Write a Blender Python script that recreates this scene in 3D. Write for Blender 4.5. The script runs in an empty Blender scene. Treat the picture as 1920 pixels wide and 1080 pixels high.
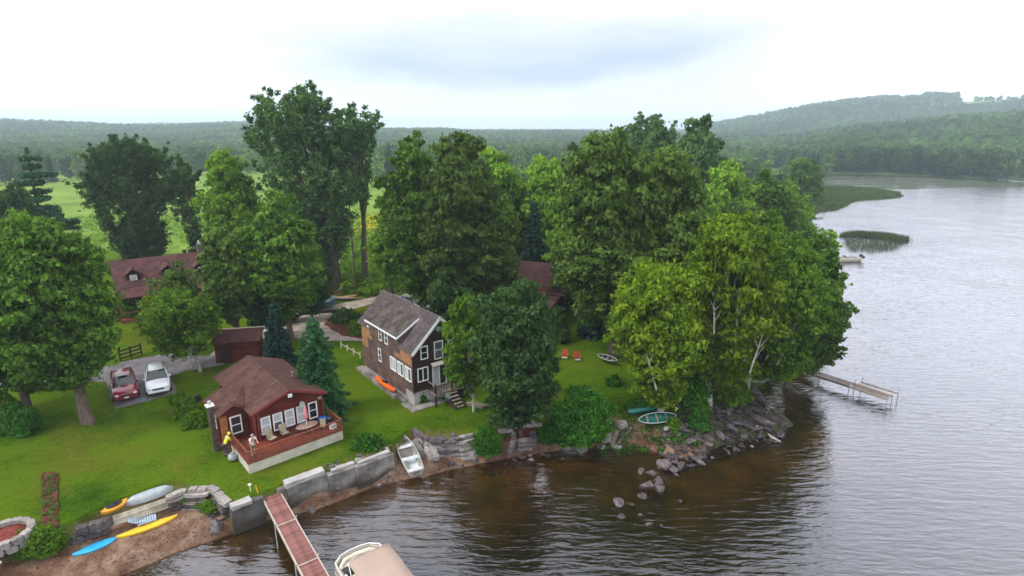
import bpy, bmesh, math, random
import numpy as np
from mathutils import Vector, Matrix
random.seed(7); rng = np.random.default_rng(7)
sc = bpy.context.scene
COL = sc.collection

# ------------------------------------------------------------------ camera, sky, sun, exposure
F, PITCH, CZ = 1060.0, math.radians(15.3), 20.4
cam_d = bpy.data.cameras.new('camera'); cam = bpy.data.objects.new('camera', cam_d); COL.objects.link(cam)
cam_d.sensor_width = 36; cam_d.lens = 36*F/1920; cam_d.clip_end = 40000; cam_d.clip_start = .5
cam.location = (0, 0, CZ); cam.rotation_euler = (math.pi/2-PITCH, 0, 0)
sc.camera = cam
SKY_GAIN = 2.0
SUN_EL, SUN_AZ = math.radians(48), math.radians(-112)     # azimuth from +Y towards +X
w = bpy.data.worlds.new('World'); sc.world = w; w.use_nodes = True
nt = w.node_tree; nt.nodes.clear(); N = nt.nodes; L = nt.links
out = N.new('ShaderNodeOutputWorld'); bg = N.new('ShaderNodeBackground'); L.new(bg.outputs[0], out.inputs[0])
sky = N.new('ShaderNodeTexSky'); sky.sky_type = 'NISHITA'; sky.sun_disc = False
sky.sun_elevation = SUN_EL; sky.sun_rotation = SUN_AZ
tc = N.new('ShaderNodeTexCoord')
def wmath(op, a, b=None, c=None):
    n = N.new('ShaderNodeMath'); n.operation = op
    for i, v in enumerate((a, b, c)):
        if v is None: continue
        if isinstance(v, (int, float)): n.inputs[i].default_value = v
        else: L.new(v, n.inputs[i])
    return n.outputs[0]
sep = N.new('ShaderNodeSeparateXYZ'); L.new(tc.outputs['Generated'], sep.inputs[0])
az = wmath('ARCTAN2', sep.outputs[0], sep.outputs[1]); el = wmath('ARCSINE', sep.outputs[2])
def wnoise(sx, sz, scale, detail, seed=0):
    cb = N.new('ShaderNodeCombineXYZ'); L.new(wmath('MULTIPLY', az, sx), cb.inputs[0]); L.new(wmath('MULTIPLY', el, sz), cb.inputs[1]); cb.inputs[2].default_value = seed
    nn = N.new('ShaderNodeTexNoise'); nn.inputs['Scale'].default_value = scale; nn.inputs['Detail'].default_value = detail
    L.new(cb.outputs[0], nn.inputs['Vector']); return nn.outputs[0]
n1 = wnoise(1, 4.5, 2.2, 6, 3.1)
# one darker cloud bank low over the far hills: flat ragged base, feathered top
rise = wmath('ADD', wmath('MULTIPLY', wmath('MAXIMUM', wmath('SUBTRACT', az, .10), 0), .24), wmath('MULTIPLY', wmath('MAXIMUM', wmath('SUBTRACT', wmath('MULTIPLY', az, -1), .08), 0), .10))
dz = wmath('SUBTRACT', el, wmath('ADD', wmath('ADD', .060, rise), wmath('MULTIPLY', wmath('SUBTRACT', wnoise(5, 7, 1.4, 5, 8), .5), .05)))
base = wmath('SMOOTH_MIN', wmath('MAXIMUM', wmath('MULTIPLY', dz, 30), 0), 1, .3)
topf = wmath('SUBTRACT', 1, wmath('MINIMUM', wmath('MAXIMUM', wmath('DIVIDE', wmath('SUBTRACT', dz, .004), .095), 0), 1))
azf = wmath('SUBTRACT', 1, wmath('POWER', wmath('MINIMUM', wmath('ABSOLUTE', wmath('DIVIDE', wmath('SUBTRACT', az, .02), .46)), 1), 2.2))
bank = wmath('MULTIPLY', wmath('MULTIPLY', base, wmath('POWER', topf, 1.1)), azf)
bank = wmath('MULTIPLY', bank, wmath('MULTIPLY', wmath('MAXIMUM', wmath('SUBTRACT', wnoise(2.4, 11, 1.8, 4, 5), .12), 0), 2.4))
cl = N.new('ShaderNodeValToRGB'); cl.color_ramp.elements[0].position = .36; cl.color_ramp.elements[1].position = .6
cl.color_ramp.elements[0].color = (.80, .87, 1, 1); cl.color_ramp.elements[1].color = (1, 1, 1, 1); L.new(n1, cl.inputs[0])
def wmix(fac, a, b, mode='MIX'):
    n = N.new('ShaderNodeMix'); n.data_type = 'RGBA'; n.blend_type = mode
    if isinstance(fac, (int, float)): n.inputs[0].default_value = fac
    else: L.new(fac, n.inputs[0])
    for i, v in ((6, a), (7, b)):
        if isinstance(v, tuple): n.inputs[i].default_value = v
        else: L.new(v, n.inputs[i])
    return n.outputs[2]
c = wmix(1.0, cl.outputs[0], (SKY_GAIN, SKY_GAIN*.995, SKY_GAIN*1.0, 1), 'MULTIPLY')
hal = wmath('MULTIPLY', wmath('SUBTRACT', 1, wmath('MINIMUM', wmath('POWER', wmath('ABSOLUTE', wmath('DIVIDE', wmath('SUBTRACT', az, .02), .62)), 2), 1)), wmath('SUBTRACT', 1, wmath('MINIMUM', wmath('POWER', wmath('ABSOLUTE', wmath('DIVIDE', wmath('SUBTRACT', el, .125), .10)), 2), 1)))
c = wmix(wmath('MINIMUM', wmath('MULTIPLY', wmath('MULTIPLY', hal, wmath('ADD', .75, wnoise(4, 12, 1.5, 5, 2))), .95), .97), c, (.93, .98, 1.06, 1))
c = wmix(wmath('MINIMUM', wmath('MULTIPLY', bank, 1.35), .85), c, (.56, .68, .95, 1))
skyc = wmix(1.0, sky.outputs[0], (.1, .1, .1, 1), 'MULTIPLY')
c = wmix(.93, skyc, c)
L.new(c, bg.inputs[0]); bg.inputs[1].default_value = 1.0
sd = bpy.data.lights.new('sun', 'SUN'); sd.energy = 2.8; sd.angle = math.radians(11); sd.color = (1, .965, .9)
so = bpy.data.objects.new('sun', sd); COL.objects.link(so)
dv = Vector((math.sin(SUN_AZ)*math.cos(SUN_EL), math.cos(SUN_AZ)*math.cos(SUN_EL), math.sin(SUN_EL)))
so.rotation_euler = dv.to_track_quat('Z', 'Y').to_euler(); so.location = (0, 0, 60)
vs = sc.view_settings; vs.view_transform = 'Standard'; vs.look = 'None'; vs.gamma = 1; vs.use_curve_mapping = False; vs.exposure = 0.0
sc.cycles.max_bounces = 7; sc.cycles.transparent_max_bounces = 16; sc.cycles.diffuse_bounces = 3
sc.cycles.caustics_reflective = False; sc.cycles.caustics_refractive = False; sc.cycles.volume_bounces = 3

# ------------------------------------------------------------------ survey: bearings read off the photo -> places on the ground
cP, sP = math.cos(PITCH), math.sin(PITCH)
def g(px, py, z=1.8):
    x = (px-960)/F; y = -(py-540)/F
    t = (z-CZ)/(-sP + y*cP)
    return (x*t, (cP+y*sP)*t)
def proj(X, Y, Z):
    Z -= CZ; f = Y*cP - Z*sP
    return (960+F*X/f, 540-F*(Y*sP+Z*cP)/f)
def zat(X, Y, py):
    lo, hi = -5., 90.
    for _ in range(40):
        m = (lo+hi)/2
        if proj(X, Y, m)[1] > py: lo = m
        else: hi = m
    return lo

# ------------------------------------------------------------------ helpers
def tag(o, label=None, cat=None, group=None, kind=None):
    if label: o['label'] = label
    if cat: o['category'] = cat
    if group: o['group'] = group
    if kind: o['kind'] = kind
    return o
def empty(name, loc, rz=0, label=None, cat=None, group=None):
    o = bpy.data.objects.new(name, None); COL.objects.link(o); o.location = loc; o.rotation_euler = (0, 0, rz)
    o.empty_display_size = .3
    return tag(o, label, cat, group)
def link(name, me, parent=None, loc=None, rot=None, scale=None):
    o = bpy.data.objects.new(name, me); COL.objects.link(o)
    if parent: o.parent = parent
    if loc is not None: o.location = loc
    if rot is not None: o.rotation_euler = rot
    if scale is not None: o.scale = scale
    return o
def npmesh(name, V, Fc, mats=(), smooth=False, midx=None):
    """V (n,3), Fc (m,k) all faces of k corners"""
    V = np.asarray(V, dtype=np.float32); Fc = np.asarray(Fc, dtype=np.int32); k = Fc.shape[1]
    me = bpy.data.meshes.new(name)
    me.vertices.add(len(V)); me.vertices.foreach_set('co', V.ravel())
    me.loops.add(Fc.size); me.loops.foreach_set('vertex_index', Fc.ravel())
    me.polygons.add(len(Fc)); me.polygons.foreach_set('loop_start', np.arange(0, Fc.size, k, dtype=np.int32))
    me.polygons.foreach_set('loop_total', np.full(len(Fc), k, dtype=np.int32))
    if midx is not None: me.polygons.foreach_set('material_index', np.asarray(midx, dtype=np.int32))
    if smooth: me.polygons.foreach_set('use_smooth', np.ones(len(Fc), dtype=bool))
    for m in mats: me.materials.append(m)
    me.update(calc_edges=True); return me
class MB:
    def __init__(s): s.v = []; s.f = []; s.m = []; s.sm = []
    def add(s, vs, fs, mi=0, smooth=False):
        b = len(s.v); s.v += [tuple(v) for v in vs]; s.f += [tuple(b+i for i in f) for f in fs]; s.m += [mi]*len(fs); s.sm += [smooth]*len(fs); return s
    def box(s, c, d, mi=0, rz=0, rx=0, ry=0):
        R = Matrix.Rotation(rz, 3, 'Z') @ Matrix.Rotation(ry, 3, 'Y') @ Matrix.Rotation(rx, 3, 'X')
        c = Vector(c); vs = [c + R @ Vector((x*d[0]/2, y*d[1]/2, z*d[2]/2)) for z in (-1, 1) for y in (-1, 1) for x in (-1, 1)]
        return s.add(vs, [(0, 2, 3, 1), (4, 5, 7, 6), (0, 1, 5, 4), (2, 6, 7, 3), (0, 4, 6, 2), (1, 3, 7, 5)], mi)
    def bb(s, x0, y0, z0, x1, y1, z1, mi=0): return s.box(((x0+x1)/2, (y0+y1)/2, (z0+z1)/2), (x1-x0, y1-y0, z1-z0), mi)
    def tube(s, pts, rad, n=8, mi=0, smooth=True, cap=True):
        pts = [Vector(p) for p in pts]; rad = rad if isinstance(rad, (list, tuple)) else [rad]*len(pts); rings = []
        for i, p in enumerate(pts):
            t = (pts[min(i+1, len(pts)-1)]-pts[max(i-1, 0)]).normalized()
            a = Vector((0, 0, 1)) if abs(t.z) < .9 else Vector((1, 0, 0)); u = t.cross(a).normalized(); v = t.cross(u)
            rings.append([p + (u*math.cos(q*2*math.pi/n)+v*math.sin(q*2*math.pi/n))*rad[i] for q in range(n)])
        vs = [q for r in rings for q in r]; fs = []
        for i in range(len(pts)-1):
            for q in range(n): a = i*n+q; b = i*n+(q+1) % n; fs.append((a, b, b+n, a+n))
        s.add(vs, fs, mi, smooth)
        if cap: s.add(rings[0], [tuple(range(n))], mi); s.add(rings[-1], [tuple(range(n-1, -1, -1))], mi)
        return s
    def prism(s, poly, z0, z1, mi=0, mtop=None):
        n = len(poly); vs = [(x, y, z0) for x, y in poly]+[(x, y, z1) for x, y in poly]
        s.add(vs, [(i, (i+1) % n, (i+1) % n+n, i+n) for i in range(n)], mi)
        s.add(vs, [tuple(range(n-1, -1, -1))], mi); s.add(vs, [tuple(range(n, 2*n))], mi if mtop is None else mtop); return s
    def slab(s, quad, t, mi=0, mu=None):
        """a sheet through the quad's corners with thickness t (down)"""
        q = [Vector(p) for p in quad]; n = (q[1]-q[0]).cross(q[2]-q[0]).normalized()
        if n.z < 0: n = -n
        k = len(q); vs = q+[p-n*t for p in q]
        s.add(vs, [tuple(range(k))], mi); s.add(vs, [tuple(range(2*k-1, k-1, -1))], mi if mu is None else mu)
        s.add(vs, [(i, (i+1) % k, (i+1) % k+k, i+k) for i in range(k)], mi if mu is None else mu); return s
    def lathe(s, prof, n=14, mi=0, c=(0, 0, 0), smooth=True):
        vs = [(c[0]+r*math.cos(2*math.pi*q/n), c[1]+r*math.sin(2*math.pi*q/n), c[2]+z) for r, z in prof for q in range(n)]
        fs = [(i*n+q, i*n+(q+1) % n, (i+1)*n+(q+1) % n, (i+1)*n+q) for i in range(len(prof)-1) for q in range(n)]
        s.add(vs, fs, mi, smooth)
        s.add(vs[:n], [tuple(range(n-1, -1, -1))], mi); s.add(vs[-n:], [tuple(range(n))], mi); return s
    def mesh(s, name, mats):
        me = bpy.data.meshes.new(name); me.from_pydata(s.v, [], s.f)
        for m in (mats if isinstance(mats, (list, tuple)) else [mats]): me.materials.append(m)
        me.polygons.foreach_set('material_index', s.m); me.polygons.foreach_set('use_smooth', s.sm)
        bm = bmesh.new(); bm.from_mesh(me); bmesh.ops.recalc_face_normals(bm, faces=bm.faces); bm.to_mesh(me); bm.free()
        return me
    def build(s, name, mats, parent=None, loc=None, rot=None): return link(name, s.mesh(name, mats), parent, loc, rot)
def bevel(o, wd, seg=2):
    m = o.modifiers.new('bevel', 'BEVEL'); m.width = wd; m.segments = seg; m.limit_method = 'ANGLE'; m.angle_limit = math.radians(35); return o

# ------------------------------------------------------------------ materials
MATS = {}
def mat(name, col, rough=.7, var=.25, scale=3., bump=0., bscale=20., metal=0., col2=None, spec=.5, detail=4, obj_var=0., coat=0., stretch=None, emit=None, coords='Object', thr=(.35, .65)):
    m = bpy.data.materials.new(name); m.use_nodes = True; MATS[name] = m
    t = m.node_tree; n = t.nodes; l = t.links; b = n['Principled BSDF']
    b.inputs['Roughness'].default_value = rough; b.inputs['Metallic'].default_value = metal; b.inputs['Specular IOR Level'].default_value = spec if rough < .7 else spec*.25
    b.inputs['Coat Weight'].default_value = coat
    tcn = n.new('ShaderNodeTexCoord'); vec = tcn.outputs[coords]
    if stretch:
        mp = n.new('ShaderNodeMapping'); mp.inputs['Scale'].default_value = stretch; l.new(vec, mp.inputs[0]); vec = mp.outputs[0]
    nz = n.new('ShaderNodeTexNoise'); nz.inputs['Scale'].default_value = scale; nz.inputs['Detail'].default_value = detail; l.new(vec, nz.inputs['Vector'])
    rp = n.new('ShaderNodeValToRGB'); l.new(nz.outputs[0], rp.inputs[0])
    rp.color_ramp.elements[0].position = thr[0]; rp.color_ramp.elements[1].position = thr[1]
    c2 = col2 or tuple(min(1, c*(1+var)) for c in col)
    rp.color_ramp.elements[0].color = (*[c*(1-(var if not col2 else 0)) for c in col], 1); rp.color_ramp.elements[1].color = (*c2, 1)
    o = rp.outputs[0]
    if obj_var:
        oi = n.new('ShaderNodeObjectInfo'); mr = n.new('ShaderNodeMapRange'); mr.inputs[3].default_value = 1-obj_var; mr.inputs[4].default_value = 1+obj_var
        l.new(oi.outputs['Random'], mr.inputs[0]); mx = n.new('ShaderNodeVectorMath'); mx.operation = 'SCALE'; l.new(o, mx.inputs[0]); l.new(mr.outputs[0], mx.inputs['Scale']); o = mx.outputs[0]
    l.new(o, b.inputs['Base Color'])
    if bump:
        nb = n.new('ShaderNodeTexNoise'); nb.inputs['Scale'].default_value = bscale; nb.inputs['Detail'].default_value = 5; l.new(vec, nb.inputs['Vector'])
        bp = n.new('ShaderNodeBump'); bp.inputs['Strength'].default_value = bump; bp.inputs['Distance'].default_value = .05; l.new(nb.outputs[0], bp.inputs['Height']); l.new(bp.outputs[0], b.inputs['Normal'])
    return m
def course_mat(name, col, col2, course, axis='Z', depth=.4, rough=.85, mossy=None, tab=0.):
    """shingle courses / clapboards: saw-tooth relief along an axis, blotchy colour, dark joint only from relief"""
    m = mat(name, col, rough, col2=col2, scale=1.2, detail=8, thr=(.3, .7)); t = m.node_tree; n = t.nodes; l = t.links; b = n['Principled BSDF']
    tcn = n.new('ShaderNodeTexCoord'); sp = n.new('ShaderNodeSeparateXYZ'); l.new(tcn.outputs['Object'], sp.inputs[0])
    d = n.new('ShaderNodeMath'); d.operation = 'DIVIDE'; d.inputs[1].default_value = course; l.new(sp.outputs['XYZ'.index(axis)], d.inputs[0])
    fr = n.new('ShaderNodeMath'); fr.operation = 'FRACT'; l.new(d.outputs[0], fr.inputs[0])
    bp = n.new('ShaderNodeBump'); bp.inputs['Strength'].default_value = depth; bp.inputs['Distance'].default_value = .02; l.new(fr.outputs[0], bp.inputs['Height']); l.new(bp.outputs[0], b.inputs['Normal'])
    # each course / tab has its own shade
    fl = n.new('ShaderNodeVectorMath'); fl.operation = 'FLOOR'; dv_ = n.new('ShaderNodeVectorMath'); dv_.operation = 'DIVIDE'
    dv_.inputs[1].default_value = (tab or 3, tab or 3, course) if axis == 'Z' else (tab or 3, course, 50); l.new(tcn.outputs['Object'], dv_.inputs[0]); l.new(dv_.outputs[0], fl.inputs[0])
    wn = n.new('ShaderNodeTexWhiteNoise'); l.new(fl.outputs[0], wn.inputs['Vector'])
    mr = n.new('ShaderNodeMapRange'); mr.inputs[3].default_value = .78; mr.inputs[4].default_value = 1.22; l.new(wn.outputs[0], mr.inputs[0])
    src = b.inputs['Base Color'].links[0].from_socket
    sc_ = n.new('ShaderNodeVectorMath'); sc_.operation = 'SCALE'; l.new(src, sc_.inputs[0]); l.new(mr.outputs[0], sc_.inputs['Scale']); l.new(sc_.outputs[0], b.inputs['Base Color'])
    return m
def leaf_mat(name, a, b_, trans=.35, yellow=None, scale=.35, world=False):
    m = bpy.data.materials.new(name); m.use_nodes = True; MATS[name] = m; t = m.node_tree; n = t.nodes; l = t.links; n.clear()
    o = n.new('ShaderNodeOutputMaterial'); geo = n.new('ShaderNodeNewGeometry'); nz = n.new('ShaderNodeTexNoise'); nz.inputs['Scale'].default_value = scale; nz.inputs['Detail'].default_value = 3
    tcn = n.new('ShaderNodeTexCoord'); l.new(tcn.outputs['Object'], nz.inputs['Vector'])
    ad = n.new('ShaderNodeMath'); ad.operation = 'MULTIPLY_ADD'; l.new(geo.outputs['Random Per Island'], ad.inputs[0]); ad.inputs[1].default_value = .45; l.new(nz.outputs[0], ad.inputs[2])
    rp = n.new('ShaderNodeValToRGB'); l.new(ad.outputs[0], rp.inputs[0]); rp.color_ramp.elements[0].position = .45; rp.color_ramp.elements[0].color = (*a, 1)
    rp.color_ramp.elements[1].position = .95; rp.color_ramp.elements[1].color = (*b_, 1)
    oi = n.new('ShaderNodeObjectInfo'); mr = n.new('ShaderNodeMapRange'); mr.inputs[3].default_value = .85; mr.inputs[4].default_value = 1.18; l.new(oi.outputs['Random'], mr.inputs[0])
    s_ = n.new('ShaderNodeVectorMath'); s_.operation = 'SCALE'; l.new(rp.outputs[0], s_.inputs[0]); l.new(mr.outputs[0], s_.inputs['Scale'])
    if world:      # stands of different species: broad patches over the hillside
        wn = n.new('ShaderNodeTexNoise'); wn.inputs['Scale'].default_value = .012; wn.inputs['Detail'].default_value = 5; l.new(geo.outputs['Position'], wn.inputs['Vector']); w2 = n.new('ShaderNodeMapRange'); w2.inputs[1].default_value = .35; w2.inputs[2].default_value = .65; w2.inputs[3].default_value = .60; w2.inputs[4].default_value = 1.65; l.new(wn.outputs[0], w2.inputs[0])
        s2 = n.new('ShaderNodeVectorMath'); s2.operation = 'SCALE'; l.new(s_.outputs[0], s2.inputs[0]); l.new(w2.outputs[0], s2.inputs['Scale']); s_ = s2
    d = n.new('ShaderNodeBsdfPrincipled'); d.inputs['Roughness'].default_value = .6; d.inputs['Specular IOR Level'].default_value = .07; l.new(s_.outputs[0], d.inputs['Base Color'])
    tr = n.new('ShaderNodeBsdfTranslucent'); ml = n.new('ShaderNodeVectorMath'); ml.operation = 'MULTIPLY'; ml.inputs[1].default_value = (1.25, 1.35, .6); l.new(s_.outputs[0], ml.inputs[0]); l.new(ml.outputs[0], tr.inputs[0])
    mx = n.new('ShaderNodeMixShader'); mx.inputs[0].default_value = trans; l.new(d.outputs[0], mx.inputs[1]); l.new(tr.outputs[0], mx.inputs[2]); l.new(mx.outputs[0], o.inputs[0])
    return m
mat('concrete', (.21, .19, .175), .9, .42, 1.3, .4, 25)
mat('skirt_paint', (.48, .45, .38), .8, .12, 2, .2, 15)
mat('concrete_light', (.36, .34, .32), .9, .15, 2, .3, 25)
mat('concrete_dark', (.12, .11, .108), .9, .3, 1.8, .5, 18)
mat('rock', (.115, .095, .098), .9, .4, 2.5, .8, 9, obj_var=.3)
mat('rock_pale', (.30, .27, .25), .9, .3, 2.5, .7, 9, obj_var=.25)
mat('rock_wet', (.085, .065, .06), .5, .35, 2.5, .8, 9, obj_var=.3)
mat('rock_dark', (.070, .056, .062), .9, .5, 2.5, .8, 9)
mat('rock_red', (.17, .095, .070), .85, .4, 2.5, .6, 9)
mat('asphalt', (.15, .135, .145), .95, .25, 1.2, .3, 40, detail=8)
mat('gravel', (.30, .25, .21), .95, .25, 1.5, .5, 40, detail=8)
mat('white_paint', (.75, .75, .74), .5, .05)
mat('cream', (.62, .56, .45), .6, .08)
mat('tan_canvas', (.36, .27, .22), .9, .06, 1, .15, 8)
mat('alu', (.55, .56, .55), .35, .1, 3, metal=.75)
mat('alu_dull', (.45, .45, .42), .6, .2, 3, metal=.2)
mat('black', (.012, .012, .013), .5, .1)
mat('dark_metal', (.05, .05, .055), .45, .15, metal=.5)
mat('glass_dark', (.012, .016, .02), .08, .1, spec=.8)
mat('pane_sky', (.10, .115, .13), .1, .3, 1.5, spec=.8)
mat('curtain', (.42, .44, .46), .8, .25, 6, stretch=(6, 1, .3))
mat('ramp_plank', (.44, .41, .32), .7, .2, 3, obj_var=.3)
mat('chimney_brick', (.095, .070, .060), .9, .3, 5, .4, 20)
course_mat('red_siding', (.070, .013, .010), (.115, .026, .016), .16)
mat('red_trim', (.17, .022, .018), .6, .2)
mat('tan_log', (.30, .11, .045), .7, .3, 2, stretch=(1, 1, 6))
mat('deck_wood', (.15, .032, .016), .4, .3, 2.5, .2, 20, obj_var=.22, stretch=(1, .3, 1), spec=.6)
mat('rail_wood', (.20, .05, .025), .6, .25, 3, .2, 20, obj_var=.15)
mat('dock_red', (.19, .085, .075), .75, .22, 3, .25, 20, obj_var=.22)
mat('dock_frame', (.42, .36, .30), .6, .12)
mat('dock_grey', (.20, .165, .145), .85, .25, 3, .3, 20, obj_var=.2)
course_mat('roof_brown', (.060, .030, .025), (.094, .048, .040), .13, 'Y', .25, .95, tab=.3)
course_mat('roof_grey', (.055, .044, .043), (.092, .074, .072), .13, 'Z', .2, .95, tab=.3)
course_mat('roof_maroon', (.060, .026, .026), (.092, .042, .040), .16, 'Z', .2, .95, tab=.4)
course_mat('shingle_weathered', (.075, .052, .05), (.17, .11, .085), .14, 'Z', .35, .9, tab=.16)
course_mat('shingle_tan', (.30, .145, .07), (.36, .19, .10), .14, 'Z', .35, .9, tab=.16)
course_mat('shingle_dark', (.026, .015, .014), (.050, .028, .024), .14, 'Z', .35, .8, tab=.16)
course_mat('roof_mossy', (.030, .024, .015), (.11, .088, .086), .13, 'Z', .2, .95, tab=.3)
mat('moss', (.06, .055, .02), .95, .4, 4, .3, 20)
mat('bark', (.10, .075, .06), .95, .35, 3, .8, 12, stretch=(2, 2, .4))
mat('bark_light', (.14, .10, .085), .95, .3, 3, .6, 12, stretch=(2, 2, .4))
mat('birch_bark', (.36, .34, .29), .8, .35, 3, .3, 10, stretch=(1, 1, 3))
mat('bark_birch_dull', (.27, .25, .19), .85, .35, 3, .3, 10, stretch=(1, 1, 3))
mat('bark_pine', (.07, .05, .045), .95, .3, 3, .6, 12, stretch=(2, 2, .4))
mat('maroon_car', (.21, .012, .028), .25, .05, coat=.6)
mat('white_car', (.78, .80, .83), .25, .03, coat=.6)
mat('silver_car', (.42, .42, .44), .25, .04, metal=.3, coat=.5)
mat('headlight', (.7, .7, .72), .1, .05, spec=.8)
mat('tail_light', (.4, .01, .01), .2, .05)
mat('rubber', (.015, .015, .015), .85, .1)
mat('plate', (.7, .7, .72), .4, .05)
mat('yellow_plastic', (.72, .42, .015), .4, .1)
mat('amber_plastic', (.60, .27, .01), .45, .1)
mat('cyan_plastic', (.02, .30, .55), .4, .12)
mat('blue_plastic', (.01, .11, .42), .45, .1)
mat('orange_plastic', (.75, .13, .02), .4, .12)
mat('grey_plastic', (.30, .33, .34), .5, .12)
mat('green_canoe', (.005, .115, .085), .35, .15)
mat('lounge_blue', (.38, .47, .58), .6, .1)
mat('pink_cloth', (.62, .22, .24), .85, .12)
mat('patio_glass', (.30, .19, .15), .15, .1)
mat('chair_tan', (.36, .30, .20), .8, .15)
mat('red_chair', (.36, .04, .02), .6, .15)
mat('teal_paint', (.035, .10, .125), .5, .25)
mat('old_wood', (.22, .18, .14), .9, .3, 3, .4, 15, stretch=(1, 4, 1))
mat('fence_dark', (.035, .038, .03), .9, .3, 3, .3, 15)
mat('log', (.26, .16, .08), .9, .3, 3, .4, 15)
mat('brick_red', (.17, .04, .03), .9, .35, 5, .4, 20)
mat('soil', (.085, .036, .022), .95, .4, 4, .9, 12)
mat('skin', (.55, .32, .22), .6, .05)
mat('hair_grey', (.30, .28, .26), .9, .2, 20)
mat('shirt_yellow', (.62, .78, .02), .85, .08)
mat('shirt_white', (.72, .72, .75), .85, .06)
mat('shorts_khaki', (.22, .18, .13), .9, .12)
mat('trousers_dark', (.06, .06, .075), .9, .15)
mat('maroon_cloth', (.22, .05, .06), .8, .1)
M = MATS
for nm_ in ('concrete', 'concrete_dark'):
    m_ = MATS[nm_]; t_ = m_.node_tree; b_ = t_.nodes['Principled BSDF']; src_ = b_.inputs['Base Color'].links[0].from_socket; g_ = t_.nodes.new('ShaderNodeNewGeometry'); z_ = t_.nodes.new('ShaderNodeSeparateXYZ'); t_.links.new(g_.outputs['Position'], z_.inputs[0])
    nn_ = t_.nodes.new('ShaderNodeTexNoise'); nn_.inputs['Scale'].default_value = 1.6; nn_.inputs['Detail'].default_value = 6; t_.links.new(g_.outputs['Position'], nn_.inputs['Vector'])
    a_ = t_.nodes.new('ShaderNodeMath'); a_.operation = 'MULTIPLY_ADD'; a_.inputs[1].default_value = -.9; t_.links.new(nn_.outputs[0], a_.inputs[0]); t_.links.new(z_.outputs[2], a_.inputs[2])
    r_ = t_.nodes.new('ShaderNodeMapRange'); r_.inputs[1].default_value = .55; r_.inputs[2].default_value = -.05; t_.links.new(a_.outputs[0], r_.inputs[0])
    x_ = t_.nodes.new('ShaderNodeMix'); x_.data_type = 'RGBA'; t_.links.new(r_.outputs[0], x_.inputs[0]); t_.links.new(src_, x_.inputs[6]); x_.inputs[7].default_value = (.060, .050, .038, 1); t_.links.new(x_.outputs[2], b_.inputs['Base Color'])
leaf_mat('leaf_maple', (0.0256, 0.0640, 0.0102), (0.1331, 0.2496, 0.0299))
leaf_mat('leaf_dark', (0.0154, 0.0435, 0.0154), (0.0749, 0.1414, 0.0367))
leaf_mat('leaf_poplar', (.045, .098, .040), (.145, .25, .085), .42)
leaf_mat('leaf_birch', (.052, .105, .008), (.205, .30, .018), .42)
leaf_mat('leaf_birch_green', (.036, .088, .008), (.135, .235, .020), .40)
leaf_mat('leaf_olive', (.036, .072, .014), (.125, .198, .036))
leaf_mat('leaf_light', (0.0640, 0.1344, 0.0154), (0.2496, 0.4160, 0.0416), .42)
leaf_mat('leaf_spruce', (.012, .048, .018), (.038, .125, .036), .15)
leaf_mat('leaf_spruce_blue', (0.0077, 0.0282, 0.0230), (0.0230, 0.0640, 0.0410), .15)
leaf_mat('leaf_bush', (0.0154, 0.0704, 0.0077), (0.0832, 0.2496, 0.0233))
leaf_mat('leaf_hedge', (.055, .13, .008), (.15, .27, .018))
leaf_mat('leaf_meadow', (.06, .13, .012), (.20, .33, .03), .4)
leaf_mat('leaf_lawn', (.035, .075, .003), (.11, .16, .010), .3)
leaf_mat('flower_yellow', (.42, .36, .01), (.62, .52, .02), .3)
leaf_mat('leaf_far', (.036, .080, .021), (.125, .21, .045), .3, scale=.15, world=True)
leaf_mat('leaf_far_dark', (.022, .052, .022), (.070, .125, .042), .3, scale=.15, world=True)
leaf_mat('leaf_far_pale', (.055, .105, .028), (.17, .26, .062), .3, scale=.15, world=True)
leaf_mat('leaf_far_conifer', (.014, .040, .022), (.035, .080, .042), .15, scale=.15, world=True)
leaf_mat('leaf_reed', (.030, .045, .022), (.07, .09, .035), .3)
leaf_mat('leaf_marsh', (.035, .068, .022), (.095, .135, .040), .35)

# ------------------------------------------------------------------ shoreline and terrain
SHORE = [(-120, -60), (-60, 0), (-34, 12)] + [g(*p, 0) for p in [(60, 1105), (230, 1080), (320, 1040), (420, 1006), (500, 975), (594, 956), (640, 938), (700, 914), (758, 900), (800, 893),
    (840, 882), (890, 872), (960, 858), (1010, 850), (1060, 843), (1130, 837), (1205, 838), (1238, 850), (1262, 862), (1300, 856), (1350, 838), (1400, 826), (1450, 815), (1490, 798), (1478, 784),
    (1440, 768), (1415, 748), (1418, 728), (1440, 712), (1478, 692), (1500, 672), (1528, 652), (1545, 615), (1555, 570), (1548, 520), (1530, 470), (1500, 430), (1492, 412), (1515, 402), (1560, 393),
    (1590, 385), (1605, 374), (1650, 373), (1692, 367), (1685, 361), (1640, 356), (1560, 350), (1520, 340), (1515, 330), (1560, 326), (1640, 327), (1750, 331), (1850, 336), (1930, 341), (2100, 352), (2400, 372)]]
SHORE += [(420, 60), (500, -80)]
WATERP = np.array(SHORE + [(500, -400), (-120, -400)])
BANK = [(-80, -20), (-48, 14)] + [g(*p, 1.7) for p in [(-60, 1020), (30, 1010), (130, 982), (225, 936), (318, 904), (395, 913), (432, 945), (485, 930), (530, 910), (612, 882), (660, 868), (735, 845), (744, 827), (772, 802), (835, 808),
    (885, 815), (950, 800), (1010, 795), (1100, 796), (1160, 772), (1235, 768), (1290, 762), (1325, 748), (1375, 735), (1400, 725), (1430, 700), (1462, 684), (1490, 660), (1512, 630), (1530, 600), (1535, 560), (1525, 510), (1500, 455), (1470, 425)]]
BANK += [(x-1.5, y+.5) for x, y in [g(*p, .6) for p in [(1480, 408), (1500, 396), (1540, 345), (1490, 335), (1500, 318)]]]
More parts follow.
